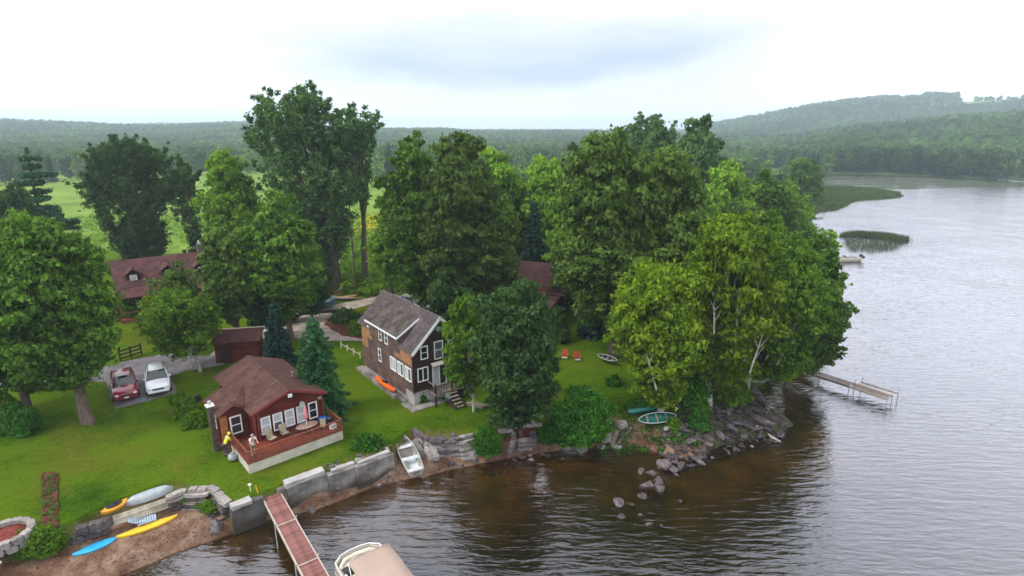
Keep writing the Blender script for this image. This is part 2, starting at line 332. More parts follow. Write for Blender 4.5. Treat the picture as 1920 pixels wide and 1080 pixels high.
BANK += [(x, y+6) for x, y in [g(*p, 0) for p in [(1560, 326), (1640, 327), (1750, 331), (1850, 336), (1930, 341), (2100, 352), (2400, 372)]]]
BANK += [(440, 75), (900, 0)]
LANDP = np.array(BANK + [(20000, 0), (20000, 20000), (-20000, 20000), (-20000, -20)])
def seg_dist(P, poly, closed=False):
    d = np.full(len(P), 1e9)
    n = len(poly)
    for i in range(n if closed else n-1):
        a = np.array(poly[i]); b = np.array(poly[(i+1) % n]); ab = b-a
        t = np.clip(((P-a)@ab)/(ab@ab+1e-12), 0, 1); q = a+t[:, None]*ab
        d = np.minimum(d, np.hypot(*(P-q).T))
    return d
def inside(P, poly):
    r = np.zeros(len(P), bool); n = len(poly); x, y = P[:, 0], P[:, 1]
    for i in range(n):
        x1, y1 = poly[i]; x2, y2 = poly[(i+1) % n]
        if y1 == y2: continue
        c = ((y1 > y) != (y2 > y)) & (x < (x2-x1)*(y-y1)/(y2-y1)+x1); r ^= c
    return r
def vnoise(x, y, s, seed=0):
    x = x/s+seed*17.3; y = y/s-seed*9.1; xi = np.floor(x); yi = np.floor(y); fx = x-xi; fy = y-yi
    h = lambda a, b: np.modf(np.abs(np.sin(a*127.1+b*311.7+seed)*43758.5453))[0]
    fx = fx*fx*(3-2*fx); fy = fy*fy*(3-2*fy)
    return (h(xi, yi)*(1-fx)+h(xi+1, yi)*fx)*(1-fy)+(h(xi, yi+1)*(1-fx)+h(xi+1, yi+1)*fx)*fy
def smooth(t): t = np.clip(t, 0, 1); return t*t*(3-2*t)
def hzz(px, py, D):
    y = -(py-540)/F; return CZ+(-sP+y*cP)/(cP+y*sP)*D
# hill crests: start distance, crest distance, tree height, [(bearing px, skyline px)]
RIDGES = [
    (300, 720, 13, [(900, 300), (1200, 300), (1300, 290), (1450, 264), (1600, 240), (1750, 225), (1850, 218), (1920, 215), (2200, 212), (3000, 212)]),
    (760, 1500, 13, [(900, 300), (1180, 275), (1250, 255), (1315, 238), (1400, 222), (1500, 204), (1580, 194), (1640, 189), (1720, 189), (1800, 190), (1920, 188), (3000, 190)]),
    (430, 1350, 9, [(-1200, 235), (-200, 232), (0, 234), (100, 236), (200, 240), (300, 242), (440, 236), (500, 237), (600, 244), (720, 247), (830, 246), (880, 250), (1060, 250), (1300, 255), (3000, 260)]),
    (1700, 2900, 7, [(-1500, 243), (0, 243), (220, 241), (300, 237), (440, 239), (465, 231), (495, 221), (525, 227), (600, 243), (700, 248), (740, 246), (800, 247), (860, 249), (1060, 249), (1300, 248), (3000, 248)]),
]
def hills(x, y):
    yy = np.maximum(y, 50.); px = 960+F*(x/yy)/cP; z = np.zeros_like(x)
    for d0, dk, th, prof in RIDGES:
        P_ = np.array(prof, float); E = hzz(0, np.interp(px, P_[:, 0], P_[:, 1]), dk)-th
        D = np.hypot(x, y)*.55+yy*.45
        s = smooth((D-d0)/(dk-d0)); s = np.where(D > dk, 1-.25*smooth((D-dk)/dk), s)
        nn = 1+(.40 if dk == 1350 else .08)*(vnoise(x, y, dk*.16, 3)-.5)*np.sin(np.clip(s, 0, 1)*math.pi)
        z = np.maximum(z, np.maximum(E, 0)*s*nn)
    return z
HOUSE_PAD = []
def heights(P):
    P = np.asarray(P, float); x, y = P[:, 0], P[:, 1]
    dw = seg_dist(P, SHORE); db = seg_dist(P, BANK); inw = inside(P, WATERP); inl = inside(P, LANDP)
    far = smooth((y-60)/60)
    zb = 1.7-far*.9
    z = zb+.9*smooth((db-4)/45)*(1-.4*far)+.35*(vnoise(x, y, 30, 1)-.5)*smooth((db-10)/20)
    z = z+hills(x, y)
    edge = (.1+.32*(1-far*.5))
    zbeach = np.minimum(edge+.35*np.clip(dw/(dw+db+1e-6), 0, 1), 2)*smooth(dw/.5)+.04*(vnoise(x, y, .5, 4)-.5)
    slp = smooth((x-4.8)/2)*smooth((26-x)/4)*smooth((60-y)/8); tt = np.clip(dw/(dw+db+1e-6), 0, 1)
    zbeach = zbeach*(1-slp)+slp*(.08+1.5*tt**.8+.12*(vnoise(x, y, .9, 6)-.5))*smooth(dw/.4)
    z = np.where(inl, z, zbeach)
    # the riprap point is a heap, not a beach
    zw = -np.minimum(.05+.22*dw, 2.6)
    return np.where(inw, zw, z)
def H(x, y): return float(heights([(x, y)])[0])
def Gp(px, py, z0=2.):
    x, y = g(px, py, z0)
    for _ in range(4): z = H(x, y); x, y = g(px, py, z)
    return x, y, H(x, y)

def axis(lo, hi, fine, outs):
    a = list(np.arange(lo, hi+1e-6, fine)); 
    for lim, st in outs:
        while a[-1] < lim: a.append(a[-1]+st(a[-1]))
    return a
xs = [-v for v in axis(34, 34, .5, [(75, lambda v: .5), (9000, lambda v: max(.5, (v-60)*.07))])][::-1] + list(np.arange(-33.75, 30, .25)) + axis(30, 30, .5, [(60, lambda v: .5), (9000, lambda v: max(.5, (v-45)*.07))])
xs = [v for v in xs if abs(v) < 9500]
ys = [-8000, -3000, -1000, -400, -150, -60, -20, 0, 8, 14] + list(np.arange(17, 50, .25)) + axis(50, 50, .5, [(100, lambda v: .5), (9000, lambda v: max(.7, v*.026))])
XX, YY = np.meshgrid(xs, ys); P = np.c_[XX.ravel(), YY.ravel()]
ZZ = heights(P)
nx, ny = len(xs), len(ys); idx = np.arange(nx*ny).reshape(ny, nx)
Fq = np.stack([idx[:-1, :-1], idx[:-1, 1:], idx[1:, 1:], idx[1:, :-1]], -1).reshape(-1, 4)
gm = npmesh('ground', np.c_[P, ZZ], Fq, smooth=True)
# what grows where: R lawn->meadow, G bare sand/soil, B forest floor
inw = inside(P, WATERP); inl = inside(P, LANDP); dw = seg_dist(P, SHORE)
yline = np.interp(960+F*(P[:, 0]/np.maximum(P[:, 1], 10))/cP, [-500, 0, 400, 520, 640, 800, 1000, 1200, 1500, 3000], [88, 88, 84, 74, 66, 62, 62, 66, 80, 80])
mead = smooth((P[:, 1]-yline-3*(vnoise(*P.T, 5, 8)-.5))/5)
fb = np.clip(smooth((np.hypot(*P.T)-360-60*(vnoise(*P.T, 90, 2)-.5))/20), 0, 1)
pxb = 960+F*(P[:, 0]/np.maximum(P[:, 1], 10))/cP
fb = np.maximum(fb, smooth((pxb-900)/80)*smooth((P[:, 1]-110)/20))
def clearing(px0, px1, d0, d1): return smooth((pxb-px0)/40)*smooth((px1-pxb)/60)*smooth((P[:, 1]-d0)/40)*smooth((d1-P[:, 1])/60)
CLEAR = [(1715, 2600, 1080, 2400), (1385, 1460, 420, 560)]
for c_ in CLEAR: fb = fb*(1-clearing(*c_))
bare = np.where(inl | (P[:, 1] > 95), 0, 1.)*(1-.75*smooth((P[:, 0]-4.8)/2)*smooth((14-P[:, 0])/3)*smooth((dw-.8)/.8))
pt_ = smooth((P[:, 0]-12)/2)*smooth((24-P[:, 0])/2)*smooth((48-P[:, 1])/4)*(~inl); bare = bare*(1-.8*pt_); fb = np.maximum(fb, pt_)
colr = np.c_[mead, bare, fb, np.ones(len(P))].astype(np.float32)
at = gm.color_attributes.new('cover', 'FLOAT_COLOR', 'POINT'); at.data.foreach_set('color', colr.ravel())
m = bpy.data.materials.new('ground_cover'); m.use_nodes = True; t = m.node_tree; n = t.nodes; l = t.links; b = n['Principled BSDF']; b.inputs['Roughness'].default_value = .95; b.inputs['Specular IOR Level'].default_value = .02
tcn = n.new('ShaderNodeTexCoord')
def nz(scale, detail=6, rough=.6):
    q = n.new('ShaderNodeTexNoise'); q.inputs['Scale'].default_value = scale; q.inputs['Detail'].default_value = detail; q.inputs['Roughness'].default_value = rough; l.new(tcn.outputs['Object'], q.inputs['Vector']); return q.outputs[0]
def ramp(src, stops):
    r = n.new('ShaderNodeValToRGB'); l.new(src, r.inputs[0])
    while len(r.color_ramp.elements) < len(stops): r.color_ramp.elements.new(.5)
    for e, (p, c_) in zip(r.color_ramp.elements, stops): e.position = p; e.color = (*c_, 1)
    return r.outputs[0]
def mixc(f, a, b_):
    q = n.new('ShaderNodeMix'); q.data_type = 'RGBA'; l.new(f, q.inputs[0]); l.new(a, q.inputs[6]); l.new(b_, q.inputs[7]); return q.outputs[2]
def add(a, b_, k=1.):
    q = n.new('ShaderNodeMath'); q.operation = 'MULTIPLY_ADD'; l.new(b_, q.inputs[0]); q.inputs[1].default_value = k; l.new(a, q.inputs[2]); return q.outputs[0]
lawnmix = add(nz(.16, 5), nz(3.5, 5, .75), .55)
lawn = ramp(lawnmix, [(.60, (.017, .052, .001)), (.71, (.036, .082, .002)), (.82, (.072, .118, .004))])
dry = ramp(add(nz(.22, 4), nz(1.6, 5), .35), [(.68, (0, 0, 0)), (.86, (1, 1, 1))])
q = n.new('ShaderNodeMath'); q.operation = 'MULTIPLY'; l.new(dry, q.inputs[0]); q.inputs[1].default_value = .55
lawn = mixc(q.outputs[0], lawn, ramp(nz(2.5), [(.4, (.080, .072, .010)), (.7, (.13, .10, .015))]))
meadow = ramp(add(nz(.035, 6, .7), nz(.5, 4), .35), [(.5, (.07, .13, .015)), (.66, (.13, .20, .030)), (.82, (.18, .25, .05))])
forest = ramp(nz(.05), [(.42, (.020, .045, .012)), (.68, (.085, .135, .035))])
sand = ramp(add(nz(1.1, 8), nz(9, 3), .3), [(.45, (.085, .040, .024)), (.62, (.15, .085, .055)), (.8, (.24, .165, .12))])
sc_ = n.new('ShaderNodeVertexColor'); sc_.layer_name = 'cover'; sp = n.new('ShaderNodeSeparateColor'); l.new(sc_.outputs[0], sp.inputs[0])
c = mixc(sp.outputs[0], lawn, meadow); c = mixc(sp.outputs[2], c, forest); c = mixc(sp.outputs[1], c, sand)
# lake bed: silt below the waterline; darkening with depth paints the water's light absorption into the bed colour
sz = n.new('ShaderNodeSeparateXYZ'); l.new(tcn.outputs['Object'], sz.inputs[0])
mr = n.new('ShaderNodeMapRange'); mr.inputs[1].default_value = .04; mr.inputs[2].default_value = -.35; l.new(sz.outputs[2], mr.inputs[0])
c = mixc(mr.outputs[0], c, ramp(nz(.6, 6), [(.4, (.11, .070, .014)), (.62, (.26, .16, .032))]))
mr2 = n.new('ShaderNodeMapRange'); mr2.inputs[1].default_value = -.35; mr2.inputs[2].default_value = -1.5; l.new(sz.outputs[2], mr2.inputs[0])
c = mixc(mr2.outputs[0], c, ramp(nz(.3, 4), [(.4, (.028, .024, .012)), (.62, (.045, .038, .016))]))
l.new(c, b.inputs['Base Color'])
bp = n.new('ShaderNodeBump'); bp.inputs['Strength'].default_value = .5; bp.inputs['Distance'].default_value = .08; l.new(nz(9, 6, .8), bp.inputs['Height']); l.new(bp.outputs[0], b.inputs['Normal'])
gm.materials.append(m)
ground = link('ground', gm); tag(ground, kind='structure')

# ------------------------------------------------------------------ lake
wx = [-9000, -600, -150, -60] + list(np.arange(-40, 60, 4.)) + [80, 120, 200, 400, 900, 9000]; wy = [-8000, -400, -60, 0, 10] + list(np.arange(16, 70, 4.)) + [90, 130, 200, 300, 500]
X2, Y2 = np.meshgrid(wx, wy); i2 = np.arange(X2.size).reshape(len(wy), len(wx))
wm = npmesh('lake_water', np.c_[X2.ravel(), Y2.ravel(), np.zeros(X2.size)], np.stack([i2[:-1, :-1], i2[:-1, 1:], i2[1:, 1:], i2[1:, :-1]], -1).reshape(-1, 4))
m = bpy.data.materials.new('lake_water'); m.use_nodes = True; t = m.node_tree; n = t.nodes; l = t.links; n.clear()
o_ = n.new('ShaderNodeOutputMaterial'); tcn = n.new('ShaderNodeTexCoord')
def wv(scale, sx, sy, detail, rot=0., rough=.5):
    mp = n.new('ShaderNodeMapping'); mp.inputs['Scale'].default_value = (sx, sy, 1); mp.inputs['Rotation'].default_value = (0, 0, rot); l.new(tcn.outputs['Object'], mp.inputs[0])
    q = n.new('ShaderNodeTexNoise'); q.inputs['Scale'].default_value = scale; q.inputs['Detail'].default_value = detail; q.inputs['Roughness'].default_value = rough; q.inputs['Distortion'].default_value = .3
    l.new(mp.outputs[0], q.inputs['Vector']); return q.outputs[0]
def mth(op, a, b_):
    q = n.new('ShaderNodeMath'); q.operation = op
    for i, v in enumerate((a, b_)):
        if isinstance(v, (int, float)): q.inputs[i].default_value = v
        else: l.new(v, q.inputs[i])
    return q.outputs[0]
h = mth('ADD', mth('MULTIPLY', wv(1.7, .36, 1.5, 3, .40), .62), mth('MULTIPLY', wv(4.6, .42, 1.2, 3, .2), .15))
h = mth('ADD', h, mth('MULTIPLY', wv(.09, 1, 1, 2, 0), 1.5))
calm = mth('ADD', .55, mth('MULTIPLY', wv(.035, 1, 2, 3, .3), .9))
bp = n.new('ShaderNodeBump'); bp.inputs['Distance'].default_value = .30; l.new(h, bp.inputs['Height']); l.new(mth('MULTIPLY', calm, .42), bp.inputs['Strength'])
lw = n.new('ShaderNodeLayerWeight'); lw.inputs['Blend'].default_value = .5; l.new(bp.outputs[0], lw.inputs['Normal'])
refl = mth('ADD', .075, mth('MULTIPLY', .92, mth('POWER', lw.outputs['Facing'], 2.25)))
gl = n.new('ShaderNodeBsdfGlossy'); gl.inputs['Roughness'].default_value = .11; gl.inputs['Color'].default_value = (.93, .93, 1, 1); l.new(bp.outputs[0], gl.inputs['Normal'])
tr = n.new('ShaderNodeBsdfTransparent'); tr.inputs[0].default_value = (.52, .45, .24, 1)
df = n.new('ShaderNodeBsdfDiffuse'); df.inputs[0].default_value = (.020, .017, .010, 1)
m1 = n.new('ShaderNodeMixShader'); m1.inputs[0].default_value = .12; l.new(tr.outputs[0], m1.inputs[1]); l.new(df.outputs[0], m1.inputs[2])
m2 = n.new('ShaderNodeMixShader'); l.new(refl, m2.inputs[0]); l.new(m1.outputs[0], m2.inputs[1]); l.new(gl.outputs[0], m2.inputs[2]); l.new(m2.outputs[0], o_.inputs[0])
wm.materials.append(m); water = link('lake_water', wm); tag(water, kind='structure')

# ------------------------------------------------------------------ driveway and dirt roads, draped over the ground
def drape_poly(name, pts, matn, off, rings=14):
    P_ = [Vector((x, y, 0)) for x, y in pts]; dense = []
    for i, a in enumerate(P_):
        b_ = P_[(i+1) % len(P_)]; k = max(1, int((b_-a).length/.8)); dense += [a.lerp(b_, j/k) for j in range(k)]
    rr = random.Random(3); dense = [p+Vector((rr.uniform(-.07, .07), rr.uniform(-.07, .07), 0)) for p in dense]
    c_ = sum(dense, Vector())/len(dense); V = []; nn = len(dense)
    for r_ in range(rings, 0, -1): V += [c_.lerp(p, r_/rings) for p in dense]
    V.append(c_); V = np.array([(v.x, v.y) for v in V]); Z = heights(V)+off
    fs = []
    for r_ in range(rings-1): fs += [(r_*nn+i, r_*nn+(i+1) % nn, (r_+1)*nn+(i+1) % nn, (r_+1)*nn+i) for i in range(nn)]
    b0 = (rings-1)*nn; fs2 = [(b0+i, b0+(i+1) % nn, len(V)-1) for i in range(nn)]
    me = bpy.data.meshes.new(name); me.from_pydata([tuple(v) for v in np.c_[V, Z]], [], fs+fs2); me.materials.append(M[matn])
    bm = bmesh.new(); bm.from_mesh(me); bmesh.ops.recalc_face_normals(bm, faces=bm.faces); bm.to_mesh(me); bm.free()
    for p in me.polygons: p.use_smooth = True
    return tag(link(name, me), kind='structure')
def ribbon(name, pix, matn, off):
    """pix: (px, py, half width m)"""
    C_ = []
    for px, py, w_ in pix: x, y, z = Gp(px, py); C_.append((x, y, w_))
    D_ = []
    for i in range(len(C_)-1):
        k = max(2, int(math.hypot(C_[i+1][0]-C_[i][0], C_[i+1][1]-C_[i][1])/.7))
        for j in range(k): D_.append(tuple(C_[i][q]+(C_[i+1][q]-C_[i][q])*j/k for q in range(3)))
    D_.append(C_[-1]); A = np.array(D_)
    for _ in range(6): A[1:-1] = (A[:-2]+A[1:-1]*2+A[2:])/4
    T = np.gradient(A[:, :2], axis=0); T /= np.linalg.norm(T, axis=1)[:, None]; Nn = np.c_[-T[:, 1], T[:, 0]]
    ks = [-1, -.6, -.2, .2, .6, 1]; V = []
    for i in range(len(A)):
        jit = .12*(random.random()-.5)
        for k in ks: V.append(A[i, :2]+Nn[i]*(A[i, 2]+jit)*k)
    V = np.array(V); Z = heights(V)+off; q = len(ks)
    Fc = [(i*q+j, i*q+j+1, (i+1)*q+j+1, (i+1)*q+j) for i in range(len(A)-1) for j in range(q-1)]
    me = npmesh(name, np.c_[V, Z], Fc, [M[matn]], True); return tag(link(name, me), kind='structure')
drape_poly('driveway', [Gp(*p)[:2] for p in [(218, 768), (332, 738), (321, 707), (345, 697), (420, 684), (425, 668), (330, 668), (322, 660), (224, 681), (196, 712)]], 'asphalt', .035)
ribbon('gravel_road', [(415, 672, 1.3), (470, 628, 1.6), (520, 610, 1.8), (575, 596, 2.2), (640, 577, 1.3), (700, 563, 1.1), (760, 552, 1.1), (850, 538, 1.1)], 'gravel', .03)
ribbon('gravel_path', [(560, 592, 2.3), (575, 615, 2.2), (592, 632, 1.6), (640, 632, .8), (690, 636, .6)], 'gravel', .05)
ribbon('left_road', [(-60, 712, 1.2), (0, 714, 1.1), (60, 712, 1.1), (130, 705, 1.2), (215, 700, 1.6)], 'asphalt', .05)

# ------------------------------------------------------------------ trees
def leaf_tris(Cn, Rd, per, size, rg, up=.45, rnd=.7, aspect=1.0, shell=.35, outward=None):
    """Cn (n,3) clump centres, Rd (n,3) radii, per leaves each -> triangles"""
    n = len(Cn)*per; C_ = np.repeat(Cn, per, 0); R_ = np.repeat(Rd, per, 0)
    d = rg.normal(size=(n, 3)); d /= np.linalg.norm(d, axis=1)[:, None]
    r = rg.random(n)**shell*(1+.75*(rg.random(n) < .16)*rg.random(n)); p = C_+d*R_*r[:, None]
    nv = d+np.array([0, 0, up])+rg.normal(size=(n, 3))*rnd
    if outward is not None: nv += np.repeat(outward, per, 0)
    nv /= np.linalg.norm(nv, axis=1)[:, None]
    a = np.cross(nv, rg.normal(size=(n, 3))); a /= np.linalg.norm(a, axis=1)[:, None]+1e-9; b = np.cross(nv, a)
    s = size*(.5+1.05*rg.random(n)**1.4)[:, None]
    V = np.stack([p+a*s*.95*aspect, p-a*s*.5*aspect+b*s*.62/aspect, p-a*s*.5*aspect-b*s*.62/aspect], 1).reshape(-1, 3)
    return V
def crown_mesh(name, Vs, mt, mt2=None, frac2=0):
    V = np.concatenate(Vs); Fc = np.arange(len(V)).reshape(-1, 3); mi = None; mats = [M[mt]]
    if mt2: mats.append(M[mt2]); mi = (rng.random(len(Fc)) < frac2).astype(int)
    return npmesh(name, V, Fc, mats, midx=mi)
def ico(n, rg):
    i = np.arange(n)+.5; ph = np.arccos(1-2*i/n); th = math.pi*(1+5**.5)*i+rg.random()*6
    return np.c_[np.cos(th)*np.sin(ph), np.sin(th)*np.sin(ph), np.cos(ph)]
def broad(W, D, zb, zt, rg, n, size, nl=20, lobe=.40, flat=.75, sub=34, taper=.0):
    """crown between heights zb..zt, half widths W (x), D (y): many small leafy masses on an uneven envelope, with gaps between"""
    hc = (zt-zb)/2; zc = (zt+zb)/2; big = n > 6000; K = 85 if n > 25000 else (56 if n > 12000 else (34 if big else 20)); sb = 13 if big else 10
    dirs = ico(K, rg); lobes = []; centres = []; ph = rg.random(6)*6.28
    fr = .24 if K >= 56 else (.29 if big else .36)
    for d in dirs:
        a = math.atan2(d[1], d[0]); env = .88+.14*math.sin(2*a+ph[0]+d[2]*2)+.10*math.sin(3*a+ph[1]-d[2]*3)+.10*math.sin(5*a+ph[2]+4*d[2])
        k = (.30+.58*rg.random()**.6)*env*(1-taper*d[2]); kz = (.42+.42*rg.random()**.6)
        c_ = np.array([d[0]*W*k, d[1]*D*k, zc+d[2]*hc*kz*(.95 if d[2] > 0 else 1.02)])
        lobes.append((c_, np.array([W, D, min(W, hc)*flat])*fr*(.65+.7*rg.random())))
    per = max(6, int(n/(len(lobes)*sb))); Cs = []; Rs = []; Os = []
    for c_, r_ in lobes:
        q = ico(sb, rg); q += rg.normal(size=q.shape)*.35; q /= np.linalg.norm(q, axis=1)[:, None]
        cc = c_+q*r_*(.55+.55*rg.random((sb, 1))); rr = np.mean(r_)*(.26+.30*rg.random((sb, 1)))*np.array([[1.15, 1.15, .6]])
        Cs.append(cc); Rs.append(rr); Os.append(q*.35); centres.append(c_)
    V = leaf_tris(np.concatenate(Cs), np.concatenate(Rs)*1.22, per, size, rg, outward=np.concatenate(Os), shell=.62)
    tp = np.sort(V[:, 2])[-max(40, len(V)//300)]; V[:, 2] = np.where(V[:, 2] > zc, zc+(V[:, 2]-zc)*(zt-zc)/max(tp-zc, .1), V[:, 2])
    V[:, 2] = np.maximum(V[:, 2], .08)
    centres.sort(key=lambda c_: rg.random()); return V, centres
def poplar(W, D, zb, zt, rg, n, size, spikes=60):
    Cs = []; Rs = []; cen = []; hh = zt-zb; spikes = int(spikes*1.6)
    for k in range(spikes):
        a = rg.random()*2*math.pi; rad = rg.random()**.5; zz = rg.random()
        env = min(1, .26+1.35*zz) if zz < .55 else 1-.20*((zz-.55)/.45)**2
        env *= .82+.18*math.sin(3*a+9*zz)+.08*math.sin(7*a)
        x, y = math.cos(a)*W*rad*env, math.sin(a)*D*rad*env
        top = zb+hh*(1-.17*(rad**2.4)-.09*rg.random()); ln = hh*(.034+.03*rg.random()); zc = min(zb+hh*(zz*.97+.02), top-ln*1.0)
        r_ = hh*(.012+.013*rg.random())*(1.4-.5*zz); lean = np.array([x/W, y/D, 0])*.7
        for j in range(8):
            tt = (j/7-.5)*2; Cs.append(np.array([x, y, zc])+np.array([lean[0]*ln*tt, lean[1]*ln*tt, ln*tt])+rg.normal(size=3)*r_*.7); q = r_*(1.2-.6*(tt*.5+.5))*(.7+.7*rg.random()); Rs.append([q, q, q*.9])
        cen.append(np.array([x, y, zc]))
    Cs = np.array(Cs); V = leaf_tris(Cs, np.array(Rs)*1.55, max(5, int(n/len(Cs))), size*.9, rg, up=.4, shell=.85)
    return V, cen[:24]
def conifer(W, zb, zt, rg, n, size, tiers=22, droop=.25, pw=.85, gap=0., irr=.15, thick=.05, rise=0.):
    Cs = []; Rs = []; Os = []; hh = zt-zb
    for k in range(tiers):
        tt = (k+.3*rg.random())/tiers; z = zb+hh*tt*.97; R = W*((1-tt)**pw)*(1+irr*(rg.random()-.5)*2)+.08*W; nb = max(5, int(13*(1-tt)**.5)); a0 = rg.random()*6
        for b_ in range(nb):
            a = a0+b_*2*math.pi/nb+rg.normal()*.12; Rb = R*(1-irr*1.6*rg.random())
            if rg.random() < gap: continue
            m_ = max(3, int(Rb/(W*.12)))
            for j in range(m_):
                s_ = (j+.6)/m_; r_ = Rb*s_; zz = z-droop*Rb*s_**1.4+rise*Rb*s_
                wd = (.10+.10*(1-s_))*W*(.7+.3*(1-tt))
                Cs.append([math.cos(a)*r_, math.sin(a)*r_, zz]); Rs.append([wd, wd, thick*W]); Os.append([math.cos(a)*.3, math.sin(a)*.3, .5])
    Cs.append([0, 0, zt-.02*hh]); Rs.append([.05*W, .05*W, .04*hh]); Os.append([0, 0, .5])
    V = leaf_tris(np.array(Cs), np.array(Rs), max(5, int(n/len(Cs))), size, rg, outward=np.array(Os), aspect=1.35)
    V[:, 2] = np.maximum(V[:, 2], .05); return V
def trunk_mesh(name, h, r, rg, mt, lean=(0, 0), limbs=(), twin=False, z0=-.25):
    b = MB()
    pts = [Vector((lean[0]*(s**1.3)+(.03*h*(rg.random()-.5) if 0 < s < 1 else 0), lean[1]*(s**1.3), z0+(h-z0)*s)) for s in (0, .12, .3, .5, .7, .88, 1)]
    b.tube(pts, [r*1.35, r, r*.85, r*.7, r*.5, r*.3, r*.1], 8)
    if twin: b.tube([pts[0]+Vector((.1, 0, 0))]+[p+Vector((.10*h*s, 0, 0)) for p, s in zip(pts[1:], (.2, .5, .8, 1.1, 1.3, 1.5))], [r, r*.8, r*.7, r*.6, r*.4, r*.25, r*.1], 8)
    for c_ in limbs:
        s = min(max((c_[2]/h)*.62, .18), .85); a = pts[0].lerp(pts[-1], s); i = min(5, int(s*6)); a = pts[i].lerp(pts[i+1], s*6-i) if i < 6 else a
        e = Vector(c_); m_ = a.lerp(e, .5)+Vector((0, 0, -.04*h)); b.tube([a, m_, e], [r*.42, r*.26, r*.08], 5, cap=False)
    return b.mesh(name, M[mt])
NL = 0
def tree(name, kind, bx, by, cx, top, wpx, zb, leaf, label, cat='tree', n=30000, size=.22, bark='bark', tr=None, group=None, seed=None, z0=None, deep=.9, vis=0, **kw):
    n = int(n*1.25); size *= .82
    """bx,by: foot; cx: crown's bearing; top: skyline row; wpx: crown width; zb: foot of crown as share of height"""
    global NL
    x, y, z = Gp(bx, by); rg = np.random.default_rng(seed or (bx*7+by)); dep = y*cP-(z-CZ)*sP+0.0
    zt = zat(x, y, top)-z; W = wpx/2*dep/F*(1.16 if kind == 'broad' else (1.12 if kind == 'poplar' else 1)); off = (cx-bx)*dep/F
    t = empty(name, (x, y, z-.03), 0, label, cat, group)
    lb = []
    if kind == 'broad': V, lb = broad(W, W*deep, zt*zb, zt, rg, n, size, **kw)
    elif kind == 'poplar': V, lb = poplar(W, W*deep, zt*zb, zt, rg, n, size, **kw)
    else: V = conifer(W, zt*zb, zt, rg, n, size, **kw)
    V[:, 0] += off
    lb = [np.array(c_)+np.array([off, 0, 0]) for c_ in lb]
    r_ = tr or max(.06, zt*.019)
    link('trunk', trunk_mesh('trunk', zt*(.93 if kind not in ('broad', 'poplar') else .8), r_, rg, bark, (off, 0), lb[:16+vis]), t)
    link('crown', crown_mesh('crown', [V], leaf), t); NL += len(V)//3
    return t
def bush(bx, by, top, wpx, leaf, label, name='shrub', cat='shrub', n=5000, size=.13, deep=.65, group=None, seed=None, nl=9, z0=None):
    x, y, z = Gp(bx, by)
    if z0 is not None: x, y = g(bx, by, z0); z = z0
    n = int(n*1.5); rg = np.random.default_rng(seed or (bx*5+by*3)); dep = y*cP-(z-CZ)*sP; W = wpx/2*dep/F; sh_ = W*deep*1.05; x, y = x*(1+sh_/y), y+sh_; z = z if z0 is not None else H(x, y); zt = max(.25, zat(x, y, top)-z)
    t = empty(name, (x, y, z-.03), 0, label, cat, group)
    V, lb = broad(W, W*deep, -zt*.45, zt, rg, n, size, nl=nl, lobe=.42, flat=.9, sub=22)
    link('foliage', crown_mesh('foliage', [V], leaf), t)
    b = MB()
    for c_ in lb[:6]: b.tube([(0, 0, -.1), Vector(c_)*.5, Vector((c_[0], c_[1], abs(c_[2])))], [.04, .03, .01], 5, cap=False)
    b.build('stem', M['bark'], t); return t

TR = []
def T(*a, **k): TR.append(tree(*a, **k))
# front lawn and shore
T('maple_tree', 'broad', 167, 792, 145, 408, 190, .15, 'leaf_maple', 'big dark green maple on the left lawn with a thick bare pinkish brown trunk', n=52000, size=.2, bark='bark_light', tr=.33, nl=30, lobe=.34, sub=44)
T('maple_tree', 'broad', 52, 772, 45, 412, 190, .06, 'leaf_maple', 'big maple at the left edge whose low crown hangs over a round shrub', n=46000, size=.2, bark='bark', nl=30, lobe=.34, sub=44)
T('birch_tree', 'broad', 375, 697, 358, 545, 135, .22, 'leaf_birch_green', 'small airy birch with pale trunk between the white car and the shed', n=13000, size=.17, bark='birch_bark', tr=.12, nl=16, lobe=.36, sub=34)
T('birch_tree', 'broad', 345, 640, 350, 492, 70, .3, 'leaf_olive', 'thin birch with pale stems in front of the dormered brown roof', n=4500, size=.17, bark='birch_bark', tr=.09, nl=14, lobe=.3, sub=26)
T('ornamental_tree', 'broad', 302, 618, 302, 548, 55, .15, 'leaf_birch', 'small yellow green tree by the porch of the left house', n=4000, size=.15, nl=9)
T('spruce_tree', 'conifer', 525, 700, 527, 560, 82, .03, 'leaf_spruce_blue', 'dark blue green spruce behind the red cottage beside the shed', n=17000, size=.13, bark='bark_pine', tiers=20)
T('spruce_tree', 'conifer', 603, 778, 602, 592, 118, .02, 'leaf_spruce', 'bushy green spruce against the right side of the red cottage', n=26000, size=.12, bark='bark_pine', tiers=24, pw=.6, irr=.25)
T('birch_tree', 'broad', 888, 772, 874, 556, 76, .1, 'leaf_birch_green', 'slender yellow green birch at the front right corner of the grey house', n=16000, size=.15, bark='birch_bark', tr=.09, nl=20, lobe=.42, sub=30, flat=.6)
T('maple_tree', 'broad', 978, 800, 972, 528, 158, .05, 'leaf_dark', 'round dense dark maple between the grey house and the shore', n=42000, size=.16, nl=30, lobe=.33, sub=40)
T('tall_tree', 'broad', 818, 600, 782, 262, 108, .16, 'leaf_maple', 'tall leafy tree behind the grey house with long bare trunk, left of a pair', n=36000, size=.26, nl=30, lobe=.32, sub=40)
T('tall_tree', 'broad', 880, 612, 868, 256, 155, .08, 'leaf_olive', 'tall dense tree behind the grey house, right of a pair', n=44000, size=.26, nl=32, lobe=.32, sub=44)
